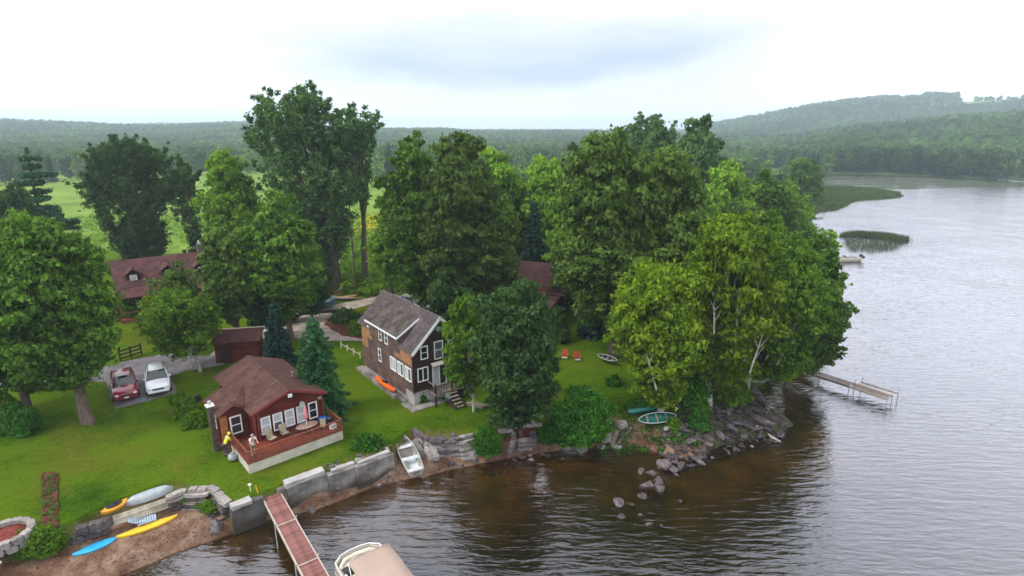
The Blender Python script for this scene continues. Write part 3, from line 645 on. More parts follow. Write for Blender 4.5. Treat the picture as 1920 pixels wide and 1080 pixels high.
T('tall_tree', 'broad', 1150, 668, 1118, 256, 165, .12, 'leaf_olive', 'tallest wide tree beside the red house with bare grey trunk on the lawn', n=50000, size=.26, tr=.4, bark='bark', nl=36, lobe=.30, sub=44)
T('tall_tree', 'broad', 1165, 655, 1222, 280, 165, .10, 'leaf_olive', 'broad olive green tree leaning right beside the wide lawn tree', n=44000, size=.26, tr=.3, bark='birch_bark', nl=32, lobe=.32, sub=44)
T('birch_tree', 'broad', 1236, 775, 1232, 500, 150, .05, 'leaf_birch', 'yellow green birch with curved pale trunk foot above the green canoes', n=44000, size=.17, bark='birch_bark', tr=.22, nl=34, lobe=.30, sub=40, taper=-.1)
T('birch_tree', 'broad', 1330, 758, 1345, 408, 165, .04, 'leaf_birch', 'tallest yellow birch of the shore clump with forked white limbs', n=46000, size=.18, bark='birch_bark', tr=.2, nl=30, lobe=.31, sub=40, vis=8)
T('birch_tree', 'broad', 1400, 735, 1445, 445, 150, .04, 'leaf_birch_green', 'birch above the rocky point leaning right with white branching stem', n=42000, size=.18, bark='birch_bark', tr=.18, nl=30, lobe=.31, sub=40, vis=8)
T('alder_tree', 'broad', 1475, 690, 1516, 472, 98, .05, 'leaf_maple', 'dark green tree overhanging the water by the grey dock', n=34000, size=.19, nl=30, lobe=.32, sub=36)
T('sapling', 'broad', 1530, 560, 1540, 432, 40, .25, 'leaf_light', 'slim pale sapling standing out over the lake by the moored boat', n=4500, size=.2, nl=12, bark='birch_bark')
def pale_limb(t, x, z0, z1, y, lean, r=.07):
    b = MB(); h_ = z1-z0; p = [Vector((x+lean*s_*h_, y+.25*s_, z0+h_*s_)) for s_ in (0, .3, .55, .8, 1)]; b.tube(p, [r, r*.85, r*.7, r*.45, r*.2], 6)
    for k, (s_, dx) in enumerate(((1, .5), (2, -.45), (2, .7), (3, .35), (3, -.4))): b.tube([p[s_], p[s_]+Vector((dx*h_*.14, -.1, h_*.16)), p[s_]+Vector((dx*h_*.30, -.05, h_*.30))], [r*.5, r*.35, r*.12], 5, cap=False)
    b.build('limb', M['birch_bark'], t)
for t_, x_, z0_, z1_, y_, ln_ in ((TR[14], .5, 5.6, 9.2, -2.0, .02), (TR[14], -.9, 6.2, 9.0, -1.9, -.05), (TR[14], 1.6, 3.6, 6.6, -2.3, .25), (TR[15], 1.0, 3.2, 6.8, -2.0, .35), (TR[15], .2, 3.6, 6.2, -1.9, .5), (TR[13], -.9, 3.2, 5.4, -2.1, -.3), (TR[2], .0, .8, 2.6, -1.1, .05)):
    pale_limb(t_, x_, z0_, z1_, y_, ln_)
# behind the houses
T('poplar_tree', 'poplar', 628, 545, 604, 142, 205, .10, 'leaf_poplar', 'tallest poplar with spiky upright branches against the sky', n=64000, size=.27, tr=.7, spikes=150)
T('poplar_tree', 'poplar', 690, 540, 690, 220, 46, .5, 'leaf_poplar', 'narrow side poplar close to the right of the tallest one', n=14000, size=.27, spikes=34)
T('poplar_tree', 'poplar', 285, 505, 272, 240, 165, .02, 'leaf_dark', 'dark wide poplar with several tops behind the dormered house', n=52000, size=.28, spikes=130)
T('poplar_tree', 'poplar', 376, 505, 372, 285, 46, .05, 'leaf_dark', 'narrow dark poplar beside the dormered house chimney', n=9000, size=.28, spikes=26)
T('pine_tree', 'conifer', 92, 500, 98, 278, 120, .1, 'leaf_spruce', 'layered white pine on the left rising above the maples', n=18000, size=.28, bark='bark_pine', tiers=13, pw=.55, gap=.18, irr=.4, thick=.07, droop=-.05)
T('roadside_tree', 'broad', 10, 520, 5, 325, 110, .05, 'leaf_maple', 'mid green tree cut by the left edge below the hills', n=15000, size=.3)
T('roadside_tree', 'broad', 50, 520, 60, 350, 90, .05, 'leaf_dark', 'low dark tree at the foot of the white pine', n=10000, size=.3)
T('round_tree', 'broad', 455, 545, 455, 290, 104, .08, 'leaf_light', 'round light green tree left of the tallest poplar', n=26000, size=.27, nl=28, lobe=.34)
T('maple_tree', 'broad', 548, 640, 548, 368, 126, .1, 'leaf_maple', 'full green maple in front of the tallest poplar', n=38000, size=.23, nl=30, lobe=.33)
T('maple_tree', 'broad', 452, 655, 442, 428, 88, .18, 'leaf_olive', 'olive maple with a thin dark trunk right of the dormered house', n=24000, size=.22, nl=26, lobe=.33)
T('maple_tree', 'broad', 500, 640, 500, 460, 85, .12, 'leaf_dark', 'small dark maple tucked between two larger green ones', n=15000, size=.22)
T('young_tree', 'broad', 735, 560, 735, 395, 70, .1, 'leaf_light', 'loose young tree standing in the tall meadow by the road', n=6500, size=.26, nl=14, lobe=.3)
T('bright_tree', 'broad', 925, 530, 935, 283, 95, .08, 'leaf_light', 'bright green tree behind the paired tall trees', n=22000, size=.28, nl=24, lobe=.34)
T('bright_tree', 'broad', 1030, 530, 1020, 300, 95, .08, 'leaf_light', 'bright green tree behind the maroon roofed house', n=22000, size=.28, nl=24, lobe=.34)
T('spruce_tree', 'conifer', 1000, 545, 1000, 370, 75, .02, 'leaf_spruce_blue', 'shaded dark spruce behind the maroon roof', n=12000, size=.24, bark='bark_pine')
T('poplar_tree', 'poplar', 1200, 480, 1200, 196, 118, .05, 'leaf_poplar', 'grey green poplar rising above the right tree belt to the sky', n=34000, size=.34, spikes=90)
T('poplar_tree', 'poplar', 1082, 500, 1078, 250, 50, .1, 'leaf_dark', 'thin dark poplar top left of the right skyline poplar', n=8000, size=.32, spikes=24)
T('skyline_tree', 'broad', 1295, 500, 1288, 220, 80, .1, 'leaf_poplar', 'narrow green tree right of the skyline poplar', n=18000, size=.34, nl=24, lobe=.34)
T('skyline_tree', 'broad', 1322, 470, 1325, 262, 62, .1, 'leaf_dark', 'low dark tree with a flat side branch right of the skyline pair', n=9000, size=.34)
T('willow_tree', 'broad', 1345, 520, 1345, 305, 115, .05, 'leaf_light', 'pale green willow behind the yellow birches', n=24000, size=.3, nl=26)
T('willow_tree', 'broad', 1420, 500, 1420, 322, 105, .05, 'leaf_maple', 'mid green willow toward the lake behind the birches', n=20000, size=.3)
T('willow_tree', 'broad', 1462, 470, 1465, 345, 88, .0, 'leaf_light', 'grey green willow at the water edge', n=15000, size=.32)
T('willow_tree', 'broad', 1495, 405, 1500, 298, 72, .0, 'leaf_maple', 'round willow standing on the shore before the marsh', n=11000, size=.4)
T('willow_tree', 'broad', 1402, 470, 1390, 375, 95, .0, 'leaf_olive', 'low olive willow between the pale willow and the birches', n=14000, size=.3)
T('willow_tree', 'broad', 1478, 500, 1480, 392, 80, .0, 'leaf_birch_green', 'low yellowish willow hanging over the shore right of the birches', n=11000, size=.28)
T('willow_tree', 'broad', 1525, 600, 1515, 440, 70, .0, 'leaf_birch_green', 'yellowish tree at the bank behind the overhanging dark one', n=12000, size=.22)
T('spruce_tree', 'conifer', 1105, 628, 1108, 500, 60, .02, 'leaf_spruce_blue', 'dark spruce in the shade right of the maroon roofed house', n=9000, size=.2, bark='bark_pine')
# shrubs
bush(45, 826, 762, 86, 'leaf_bush', 'round dark green shrub under the left maple', n=14000, size=.09)
bush(18, 790, 740, 60, 'leaf_hedge', 'lighter green shrub at the left edge of the lawn', n=6000)
bush(80, 1068, 990, 120, 'leaf_hedge', 'spreading spiky green shrub by the blue kayak', n=22000, size=.055, nl=14)
bush(690, 850, 812, 64, 'leaf_bush', 'low green shrub on the seawall left of the rowboat', n=4500, size=.08)
bush(915, 862, 800, 70, 'leaf_bush', 'grassy round bush between the stacked stone walls', n=9000, size=.06, z0=.6)
bush(1085, 846, 728, 134, 'leaf_bush', 'large bright green bush overhanging the brown shallows', n=34000, size=.085, nl=18, z0=1.0)
bush(1030, 838, 790, 60, 'leaf_bush', 'low bush beside the brick planter', n=5000, size=.08, z0=.5)
bush(1310, 806, 762, 52, 'leaf_bush', 'dark bush at the head of the riprap point', n=5000, size=.1)
bush(1205, 770, 735, 44, 'leaf_bush', 'small bright bush on the slope below the big birch', n=3500, size=.1)
bush(1262, 805, 782, 36, 'leaf_hedge', 'small tuft behind the stern of the green canoes', n=2000, size=.08)
bush(1360, 770, 700, 90, 'leaf_birch_green', 'undergrowth skirting the rocks under the birches', n=9000, size=.14)
bush(1430, 728, 670, 80, 'leaf_bush', 'undergrowth beside the landing of the grey dock', n=7000, size=.14)
bush(1290, 772, 690, 90, 'leaf_bush', 'undergrowth in front of the tallest yellow birch', n=9000, size=.14)
bush(650, 612, 578, 66, 'leaf_dark', 'dark rounded shrub on the mulch bed behind the grey house', n=6000, size=.13)
bush(668, 632, 600, 32, 'leaf_hedge', 'light shrub at the back corner of the grey house', n=2500, size=.1)
bush(634, 606, 588, 22, 'leaf_hedge', 'small pale shrub on the near end of the mulch bed', n=1500, size=.1)
bush(790, 760, 735, 30, 'leaf_bush', 'small shrub at the foot of the grey house corner', n=1500, size=.08)
bush(235, 605, 560, 60, 'leaf_maple', 'shrub at the left end of the porch house', n=4000, size=.15)
bush(270, 600, 582, 46, 'leaf_hedge', 'foundation shrub under the porch of the dormered house', n=2500, size=.13)
for i, (bx, by, tp, wp, lb) in enumerate([(342, 762, 738, 34, 'back-most'), (352, 775, 749, 38, 'second from the back'), (360, 790, 762, 38, 'middle'), (372, 808, 774, 40, 'nearest')]):
    bush(bx-4, by, tp-4, wp+10, 'leaf_hedge', f'clipped round bush by the cottage chimney, {lb} of the row', name='hedge_bush', n=4500, size=.07, group='clipped bushes along the cottage', nl=12)
# woods between and behind the houses
T('understorey_tree', 'broad', 790, 590, 790, 440, 70, .05, 'leaf_maple', 'lower leafy tree under the left one of the tall pair', n=9000, size=.22)
T('understorey_tree', 'broad', 905, 600, 925, 420, 85, .03, 'leaf_olive', 'leafy tree filling the shade left of the maroon roof', n=14000, size=.23)
T('understorey_tree', 'broad', 850, 640, 842, 500, 70, .05, 'leaf_dark', 'dark low tree close behind the grey house roof', n=9000, size=.2)
T('understorey_tree', 'broad', 975, 520, 975, 340, 85, .03, 'leaf_maple', 'mid green tree between the two bright trees', n=13000, size=.28)
T('understorey_tree', 'broad', 1055, 560, 1060, 380, 70, .03, 'leaf_light', 'yellow green tree left of the tallest wide tree', n=11000, size=.25)
T('understorey_tree', 'broad', 1080, 600, 1068, 450, 62, .03, 'leaf_olive', 'olive tree just right of the maroon roof', n=9000, size=.22)
T('understorey_tree', 'broad', 1190, 640, 1170, 470, 95, .03, 'leaf_dark', 'dark lower tree between the wide tree and the shore birches', n=15000, size=.2)
T('understorey_tree', 'broad', 1270, 640, 1275, 420, 100, .03, 'leaf_birch_green', 'yellowish tree behind the first shore birch', n=17000, size=.22)
T('understorey_tree', 'broad', 1440, 620, 1420, 400, 95, .03, 'leaf_birch_green', 'yellowish tree behind the right shore birches', n=15000, size=.22)
T('understorey_tree', 'broad', 1385, 560, 1370, 380, 90, .03, 'leaf_olive', 'olive tree between the birches and the willows', n=13000, size=.24)
T('understorey_tree', 'broad', 585, 600, 590, 470, 70, .03, 'leaf_dark', 'dark tree at the foot of the tallest poplar', n=10000, size=.22)
bush(1042, 648, 575, 60, 'leaf_dark', 'dark leafy shrub in front of the maroon roofed house', n=6000, size=.15)
bush(530, 612, 560, 70, 'leaf_dark', 'dark thicket left of the teal trailer', n=5000, size=.15)
bush(1150, 728, 700, 40, 'leaf_bush', 'small weeds at the edge of the far lawn', n=1500, size=.08)

# ------------------------------------------------------------------ middle distance and far woods
def far_tree_mesh(name, seed, kind, leaf, n=900):
    rg = np.random.default_rng(seed)
    if kind == 'c': V = conifer(2.2, .6, 12, rg, n, .55, tiers=10, pw=.8)
    else: V, _ = broad(3.6, 3.6, .3, 11, rg, n, .62, nl=9, lobe=.42, sub=10)
    return crown_mesh(name, [V], leaf)
FARM = [far_tree_mesh('far_crown', 40+i, 'b', lf) for i, lf in enumerate(['leaf_far', 'leaf_far', 'leaf_far_dark', 'leaf_far_pale', 'leaf_far'])] + [far_tree_mesh('far_crown', 60+i, 'c', 'leaf_far_conifer') for i in range(2)]
ft = trunk_mesh('far_trunk', 8, .22, rng, 'bark')
def far_tree(x, y, s, k, label, group, z=None, name='woodland_tree', sx=1.):
    z = H(x, y) if z is None else z
    o = empty(name, (x, y, z-.2), random.random()*6, label, 'tree', group); o.scale = (s*sx, s*sx, s)
    link('trunk', ft, o); link('crown', FARM[k], o); return o
ADJ = ['rounded green', 'broad green', 'dark rounded', 'pale green', 'wide green', 'pointed dark conifer', 'pointed dark conifer']
# rows of the far shore, nearest first
fs = [g(*p, 0) for p in [(1560, 326), (1640, 327), (1750, 331), (1850, 336), (1935, 341)]]
cnt = 0
for row in range(3):
    for i in range(24):
        u = (i+.5+random.uniform(-.3, .3))/24*(len(fs)-1); k = int(min(u, len(fs)-2)); f_ = u-k
        x = fs[k][0]+(fs[k+1][0]-fs[k][0])*f_+random.uniform(-2, 2)+row*3; y = fs[k][1]+(fs[k+1][1]-fs[k][1])*f_+7+row*9+random.uniform(-2, 2)
        k_ = random.choice([0, 0, 1, 2, 3, 4, 5]); th = ['left', 'middle', 'right'][i//8]; rw_ = ['front', 'second', 'back'][row]
        far_tree(x, y, random.uniform(.75, 1.15), k_, f'{ADJ[k_]} tree in the {rw_} row of the far shore, {th} third', 'trees along the far shore')
# tree belt behind the meadow, and the belt along the near bank toward the marsh
def belt(pix, n, label, group, smin, smax, jit=6, kinds=(0, 1, 2, 3, 4, 5)):
    Q = [g(px, py, 2) for px, py in pix]
    for i in range(n):
        u = (i+.5)/n*(len(Q)-1); k = int(min(u, len(Q)-2)); f_ = u-k
        x = Q[k][0]+(Q[k+1][0]-Q[k][0])*f_+random.uniform(-jit, jit); y = Q[k][1]+(Q[k+1][1]-Q[k][1])*f_+random.uniform(-jit, jit)
        k_ = random.choice(kinds); far_tree(x, y, random.uniform(smin, smax), k_, ADJ[k_]+' tree, '+['left', 'middle', 'right'][min(2, i*3//n)]+' part of '+label, group)
belt([(-60, 345), (60, 340), (150, 333)], 14, 'the far left belt beyond the field', 'left end of the belt beyond the field', .8, 1.1)
belt([(150, 331), (300, 325), (480, 322)], 22, 'the hazy belt beyond the open field', 'belt beyond the open field', .8, 1.1)
belt([(690, 335), (760, 332)], 9, 'the hazy group right of the tallest poplar', 'hazy trees between the tall trees', .9, 1.3, 5, (3, 4, 5, 6, 3))
belt([(900, 345), (1000, 350), (1100, 352)], 18, 'the hazy row behind the bright trees', 'trees behind the bright pair', .75, 1.0)
belt([(880, 395), (980, 400), (1060, 405)], 12, 'the row just behind the bright pair', 'trees just behind the bright pair', .75, .95, 5, (0, 1, 2, 4))
belt([(1260, 400), (1330, 395), (1400, 385)], 14, 'the row behind the willows', 'trees behind the willows', .8, 1.0, 6)
belt([(1330, 350), (1400, 347), (1480, 345)], 18, 'the flat before the right hill', 'trees on the flat before the right hill', .75, 1.05)
belt([(1400, 375), (1460, 372), (1510, 368)], 12, 'the bank leading to the marsh', 'trees along the bank near the marsh', .6, .85, 5, (0, 1, 2, 4))
belt([(1490, 322), (1550, 321)], 9, 'the dark clump at the bay end', 'dark trees at the end of the bay', .9, 1.1, 3, (6, 5, 3, 6))

# wooded hills: one mass, instances of small crowns scattered over the slopes
src = []
for i, me in enumerate(FARM):
    o = bpy.data.objects.new('canopy_source', me); src.append(o)
def wood(name, pts, scl, label):
    me = bpy.data.meshes.new(name); me.vertices.add(len(pts)); me.vertices.foreach_set('co', np.asarray(pts, np.float32).ravel())
    a = me.attributes.new('s', 'FLOAT', 'POINT'); a.data.foreach_set('value', np.asarray(scl, np.float32))
    b = me.attributes.new('k', 'INT', 'POINT'); b.data.foreach_set('value', rng.choice([0, 0, 0, 1, 1, 1, 2, 2, 3, 4, 4, 5], len(pts)).astype(np.int32))
    r_ = me.attributes.new('r', 'FLOAT', 'POINT'); r_.data.foreach_set('value', (rng.random(len(pts))*6.28).astype(np.float32))
    o = link(name, me); tag(o, label, 'woodland', kind='stuff')
    ng = bpy.data.node_groups.new(name, 'GeometryNodeTree'); ng.interface.new_socket('Geometry', in_out='INPUT', socket_type='NodeSocketGeometry'); ng.interface.new_socket('Geometry', in_out='OUTPUT', socket_type='NodeSocketGeometry')
    n = ng.nodes; l = ng.links; gi = n.new('NodeGroupInput'); go = n.new('NodeGroupOutput'); jo = n.new('GeometryNodeJoinGeometry')
    for s_ in reversed(src):
        q = n.new('GeometryNodeObjectInfo'); q.inputs['Object'].default_value = s_; q.inputs['As Instance'].default_value = True; l.new(q.outputs['Geometry'], jo.inputs[0])
    ip = n.new('GeometryNodeInstanceOnPoints'); ip.inputs['Pick Instance'].default_value = True
    def na(nm, ty):
        q = n.new('GeometryNodeInputNamedAttribute'); q.data_type = ty; q.inputs['Name'].default_value = nm; return q.outputs['Attribute']
    cb = n.new('ShaderNodeCombineXYZ'); l.new(na('r', 'FLOAT'), cb.inputs[2])
    l.new(gi.outputs[0], ip.inputs['Points']); l.new(jo.outputs[0], ip.inputs['Instance']); l.new(na('k', 'INT'), ip.inputs['Instance Index']); l.new(cb.outputs[0], ip.inputs['Rotation']); l.new(na('s', 'FLOAT'), ip.inputs['Scale'])
    l.new(ip.outputs[0], go.inputs[0]); md = o.modifiers.new('wood', 'NODES'); md.node_group = ng; return o
def scatter(pa, pb, d0, d1, cell, keep=1.):
    """forest points between two bearings and two distances, clearings left open"""
    pts = []; sc_l = []; d = d0
    while d < d1:
        st = cell(d); xa = (pa-960)/F*cP*d; xb = (pb-960)/F*cP*d; k = int((xb-xa)/st)
        X_ = xa+(np.arange(k)+rng.random(k))*st; Y_ = d+rng.random(k)*st
        pts.append(np.c_[X_, Y_]); sc_l.append(np.full(k, st)); d += st*.9
    P_ = np.concatenate(pts); S_ = np.concatenate(sc_l); px = 960+F*(P_[:, 0]/P_[:, 1])/cP; ok = np.ones(len(P_), bool)
    for p0, p1, q0, q1 in CLEAR: ok &= ~((px > p0+15) & (px < p1-20) & (P_[:, 1] > q0+15) & (P_[:, 1] < q1-20) & (vnoise(P_[:, 0], P_[:, 1], 60, 5) < .9))
    ok &= (~inside(P_, WATERP)) & (seg_dist(P_, SHORE) > 5) & (rng.random(len(P_)) < keep); P_ = P_[ok]; S_ = S_[ok]
    return np.c_[P_, heights(P_)-.5], S_
p_, s_ = scatter(1180, 2250, 335, 800, lambda d: max(6.5, d/70)); wood('near_slope_wood', p_, .95*np.maximum(s_/7.5, .9)*(.7+.5*rng.random(len(s_))), 'green mixed wood covering the near slope right of the bay')
p_, s_ = scatter(1150, 2200, 800, 1850, lambda d: d/105); wood('hill_wood', p_, np.clip(s_/9.5, .9, 1.35)*(.7+.5*rng.random(len(s_))), 'pale hazy wood on the higher right hill below the hilltop field')
p_, s_ = scatter(-350, 1300, 300, 1700, lambda d: max(7, d/85)); wood('valley_wood', p_, np.clip(s_/9.5, .9, 1.25)*(.75+.45*rng.random(len(s_))), 'bluish rolling woodland across the valley behind the field')
p_, s_ = scatter(-350, 2200, 1750, 3500, lambda d: d/70); wood('distant_wood', p_, np.minimum(s_/20, 2.2)*(.75+.4*rng.random(len(s_))), 'far blue wooded ridge along the horizon')

# ------------------------------------------------------------------ ground plants
def strew(name, pts, leaf, label, cat, size, hgt, rad, per, leaf2=None, f2=0.):
    P_ = np.array(pts); Z_ = heights(P_); C_ = np.c_[P_, Z_+hgt*.5*(.6+.8*rng.random(len(P_)))]
    R_ = np.c_[np.full(len(P_), rad), np.full(len(P_), rad), np.full(len(P_), hgt*.55)]*(.6+.8*rng.random((len(P_), 1)))
    V = leaf_tris(C_, R_, per, size, rng, up=.6); me = crown_mesh(name, [V], leaf, leaf2, f2); return tag(link(name, me), label, cat, kind='stuff')
def area(pix, n, z=2.):
    Q = np.array([g(*p, z) for p in pix]); lo, hi = Q.min(0), Q.max(0); r_ = []
    while len(r_) < n:
        c_ = lo+(hi-lo)*rng.random((n*3, 2)); c_ = c_[inside(c_, Q)]; r_ += c_.tolist()
    return r_[:n]
strew('tall_weeds', area([(640, 560), (645, 470), (690, 440), (790, 440), (860, 500), (850, 545), (730, 562)], 900), 'leaf_meadow', 'tall bright green weeds beyond the dirt road', 'meadow plants', .28, 1.5, .7, 26)
strew('field_edge_weeds', area([(640, 455), (680, 405), (860, 400), (880, 450)], 600), 'leaf_meadow', 'pale green scrub with yellow flowers at the field edge', 'meadow plants', .34, 1.3, .9, 22, 'flower_yellow', .22)
strew('goldenrod', area([(675, 440), (690, 408), (735, 405), (750, 440)], 150)+area([(752, 446), (752, 428), (790, 424), (790, 446)], 60), 'flower_yellow', 'yellow flowering goldenrod at the field edge', 'meadow plants', .3, 1.2, .7, 24, 'leaf_meadow', .35)
strew('left_field_weeds', area([(130, 480), (140, 400), (480, 400), (480, 470)], 420), 'leaf_meadow', 'rough grass tufts in the field behind the left house', 'meadow plants', .3, .7, .8, 16)
strew('verge_weeds', area([(560, 560), (600, 530), (660, 530), (660, 552)], 150), 'leaf_olive', 'brown green verge weeds under the tallest poplar', 'undergrowth', .18, .5, .6, 16)
strew('slope_undergrowth', area([(1120, 800), (1140, 760), (1240, 745), (1330, 770), (1310, 795), (1180, 800)], 230), 'leaf_bush', 'patchy undergrowth on the slope above the green canoes', 'undergrowth', .1, .28, .3, 22, 'leaf_olive', .4)
strew('bank_undergrowth', area([(1380, 745), (1400, 690), (1480, 640), (1520, 610), (1540, 560), (1500, 560), (1420, 660), (1340, 740)], 260), 'leaf_dark', 'dark undergrowth on the bank under the shore trees', 'undergrowth', .16, .7, .6, 22)
strew('shade_undergrowth', area([(900, 640), (900, 560), (1040, 560), (1040, 640)], 180), 'leaf_dark', 'shaded undergrowth around the maroon roofed house', 'undergrowth', .16, .5, .6, 20)
# marsh and reeds
def blades(name, pts, hgt, wd, leaf, label, zbase=None, per=5):
    P_ = np.repeat(np.array(pts), per, 0); P_ = P_+rng.normal(size=P_.shape)*.35; n_ = len(P_); z_ = np.zeros(n_)-.2 if zbase is None else heights(P_)
    a = rng.random(n_)*math.pi; dx = np.c_[np.cos(a), np.sin(a)]*wd*.5; hh = hgt*(.6+.6*rng.random(n_)); tip = P_+rng.normal(size=(n_, 2))*hgt*.18
    V = np.stack([np.c_[P_-dx, z_], np.c_[P_+dx, z_], np.c_[tip, z_+hh]], 1).reshape(-1, 3)
    return tag(link(name, crown_mesh(name, [V], leaf)), label, 'reeds', kind='stuff')
blades('reed_bed', area([(1572, 444), (1600, 438), (1660, 441), (1700, 449), (1703, 454), (1690, 455), (1650, 448), (1600, 444)], 1000, 0), 1.1, .10, 'leaf_reed', 'long dark strip of reeds standing in the open water', per=7)
blades('sparse_reeds', area([(1590, 470), (1585, 448), (1660, 452), (1690, 458), (1680, 468), (1640, 474)], 620, 0), .9, .06, 'leaf_reed', 'thin scattered reeds in front of the dark reed strip', per=4)
blades('marsh_grass', area([(1515, 398), (1530, 352), (1600, 352), (1686, 362), (1690, 369), (1600, 376), (1570, 392)], 2600, .3), .9, .45, 'leaf_marsh', 'dull green marsh grass on the low spit in the bay', 1, per=5)
# floating weed mats: thin irregular sheets lying on the water
def pads(name, pix, n, label, r0=1.6):
    V = []; Fc = []; b = MB()
    for x, y in area(pix, n, 0):
        k = 9; r_ = r0*(.4+1.1*random.random()); e_ = 2.6; b.add([(x+math.cos(q*6.283/k)*r_*e_*(.7+.5*random.random()), y+math.sin(q*6.283/k)*r_*(.7+.5*random.random()), .006+.004*random.random()) for q in range(k)], [tuple(range(k))])
    return tag(b.build(name, M['leaf_reed']), label, 'water plants', kind='stuff')
pads('floating_weed', [(1530, 349), (1540, 330), (1700, 332), (1860, 340), (1930, 345), (1930, 352), (1800, 350), (1700, 355)], 420, 'brownish floating weed mats near the far shore')

# white houses glimpsed far off among the trees
def tiny_house(px, py, D, w_, d_, h_, label, roof='roof_grey', wall='white_paint'):
    x = (px-960)/F*cP*D; z = H(x, D); zc = hzz(px, py, D)
    e = empty('farm_house', (x, D, z-.3), .4, label, 'house'); b_ = max(z+h_, zc)-z
    MB().bb(-w_/2, -d_/2, 0, w_/2, d_/2, b_).build('wall', M[wall], e)
    r = MB(); r.add([(-w_/2-.4, -d_/2-.4, b_), (w_/2+.4, -d_/2-.4, b_), (w_/2+.4, d_/2+.4, b_), (-w_/2-.4, d_/2+.4, b_), (-w_/2-.4, 0, b_+d_*.4), (w_/2+.4, 0, b_+d_*.4)], [(0, 1, 5, 4), (2, 3, 4, 5), (0, 4, 3), (1, 2, 5), (0, 3, 2, 1)]); r.build('roof', M[roof], e)
tiny_house(1572, 283, 330, 5.5, 5, 8, 'larger white house in the trees beyond the marsh', wall='white_paint', roof='white_paint')
tiny_house(1556, 284, 336, 3, 4, 8, 'smaller white building left of the larger one beyond the marsh', roof='white_paint')
tiny_house(1042, 277, 420, 9, 7, 7, 'white farmhouse among hazy trees on the valley floor')
tiny_house(1411, 290, 480, 14, 8, 4, 'low pale shed in a clearing below the right hill', wall='cream')

# blades and clover tufts that break up the mown lawn
lp = np.array(area([(-60, 1000), (-60, 600), (200, 590), (700, 600), (1180, 640), (1250, 760), (1000, 795), (760, 805), (600, 880), (440, 940), (330, 905), (120, 985)], 42000, 1.9))
lp = lp[inside(lp, LANDP) & (seg_dist(lp, BANK) > .25)]; a_ = rng.random(len(lp))*6.28; s_ = .03+.035*rng.random(len(lp)); dd = np.c_[np.cos(a_), np.sin(a_)]; zz_ = heights(lp)
V_ = np.stack([np.c_[lp-dd*s_[:, None], zz_-.01], np.c_[lp+dd*s_[:, None], zz_-.01], np.c_[lp+rng.normal(size=lp.shape)*.07, zz_+.02]], 1).reshape(-1, 3)
tag(link('lawn_grass', crown_mesh('lawn_grass', [V_], 'leaf_lawn')), 'mown green lawn blades around the houses', 'grass', kind='stuff')
for k in range(30):
    D_ = random.uniform(1270, 1330); px_ = random.uniform(1722, 1782); x_ = (px_-960)/F*cP*D_; far_tree(x_, D_, random.uniform(1.3, 2.0), random.choice([0, 1, 2, 3]), 'tree in the hilltop clump on the right skyline', 'hilltop clump on the right skyline', sx=1.2)
for k in range(34):
    D_ = random.uniform(1280, 1340); px_ = random.uniform(1815, 1960); x_ = (px_-960)/F*cP*D_; far_tree(x_, D_, random.uniform(.8, 1.15), random.choice([0, 1, 2, 3]), 'tree in the low row beyond the hilltop field', 'tree row beyond the hilltop field', sx=1.3)

# ------------------------------------------------------------------ building parts
def window(parent, x, y, z, w_, h_, rz, kind='double', frame='white_paint', pane='pane_sky', fw=.07):
    """sash window whose sill centre is at x,y,z on a wall; faces local -y before turning by rz"""
    b = MB(); fw = min(fw, w_*.2)
    b.bb(-w_/2, -.045, 0, -w_/2+fw, .03, h_); b.bb(w_/2-fw, -.045, 0, w_/2, .03, h_); b.bb(-w_/2+fw, -.045, h_-fw, w_/2-fw, .03, h_); b.bb(-w_/2+fw, -.06, 0, w_/2-fw, .03, fw)
    if kind == 'double': b.bb(-w_/2+fw, -.035, h_*.5-fw*.35, w_/2-fw, .02, h_*.5+fw*.35)
    if kind == 'twin': b.bb(-fw*.5, -.04, fw, fw*.5, .02, h_-fw)
    o = b.build('window', M[frame], parent, (x, y, z), (0, 0, rz)); me = None
    pl = [(-w_/2+fw, w_/2-fw, fw, h_-fw)]
    if kind == 'double': pl = [(-w_/2+fw, w_/2-fw, fw, h_*.5-fw*.35), (-w_/2+fw, w_/2-fw, h_*.5+fw*.35, h_-fw)]
    if kind == 'twin': pl = [(-w_/2+fw, -fw*.5, fw, h_-fw), (fw*.5, w_/2-fw, fw, h_-fw)]
    for i, (a, b_, c_, d_) in enumerate(pl):
        MB().bb(a, -.012, c_, b_, .0, d_).build('pane', M[pane if not isinstance(pane, tuple) else pane[i % len(pane)]], o)
    return o
def part(name, mt, parent, *boxes):
    b = MB()
    for q in boxes: b.bb(*q)
    return b.build(name, M[mt], parent)
def gable_wall(parent, mt, x0, x1, y0, y1, z0, ze, zr, name='wall'):
    xm = (x0+x1)/2; b = MB()
    vs = [(x, y, z) for y in (y0, y1) for x, z in ((x0, z0), (x1, z0), (x1, ze), (xm, zr), (x0, ze))]
    b.add(vs, [(0, 1, 2, 3, 4), (9, 8, 7, 6, 5), (0, 5, 6, 1), (1, 6, 7, 2), (2, 7, 8, 3), (3, 8, 9, 4), (4, 9, 5, 0)])
    return b.build(name, M[mt], parent)

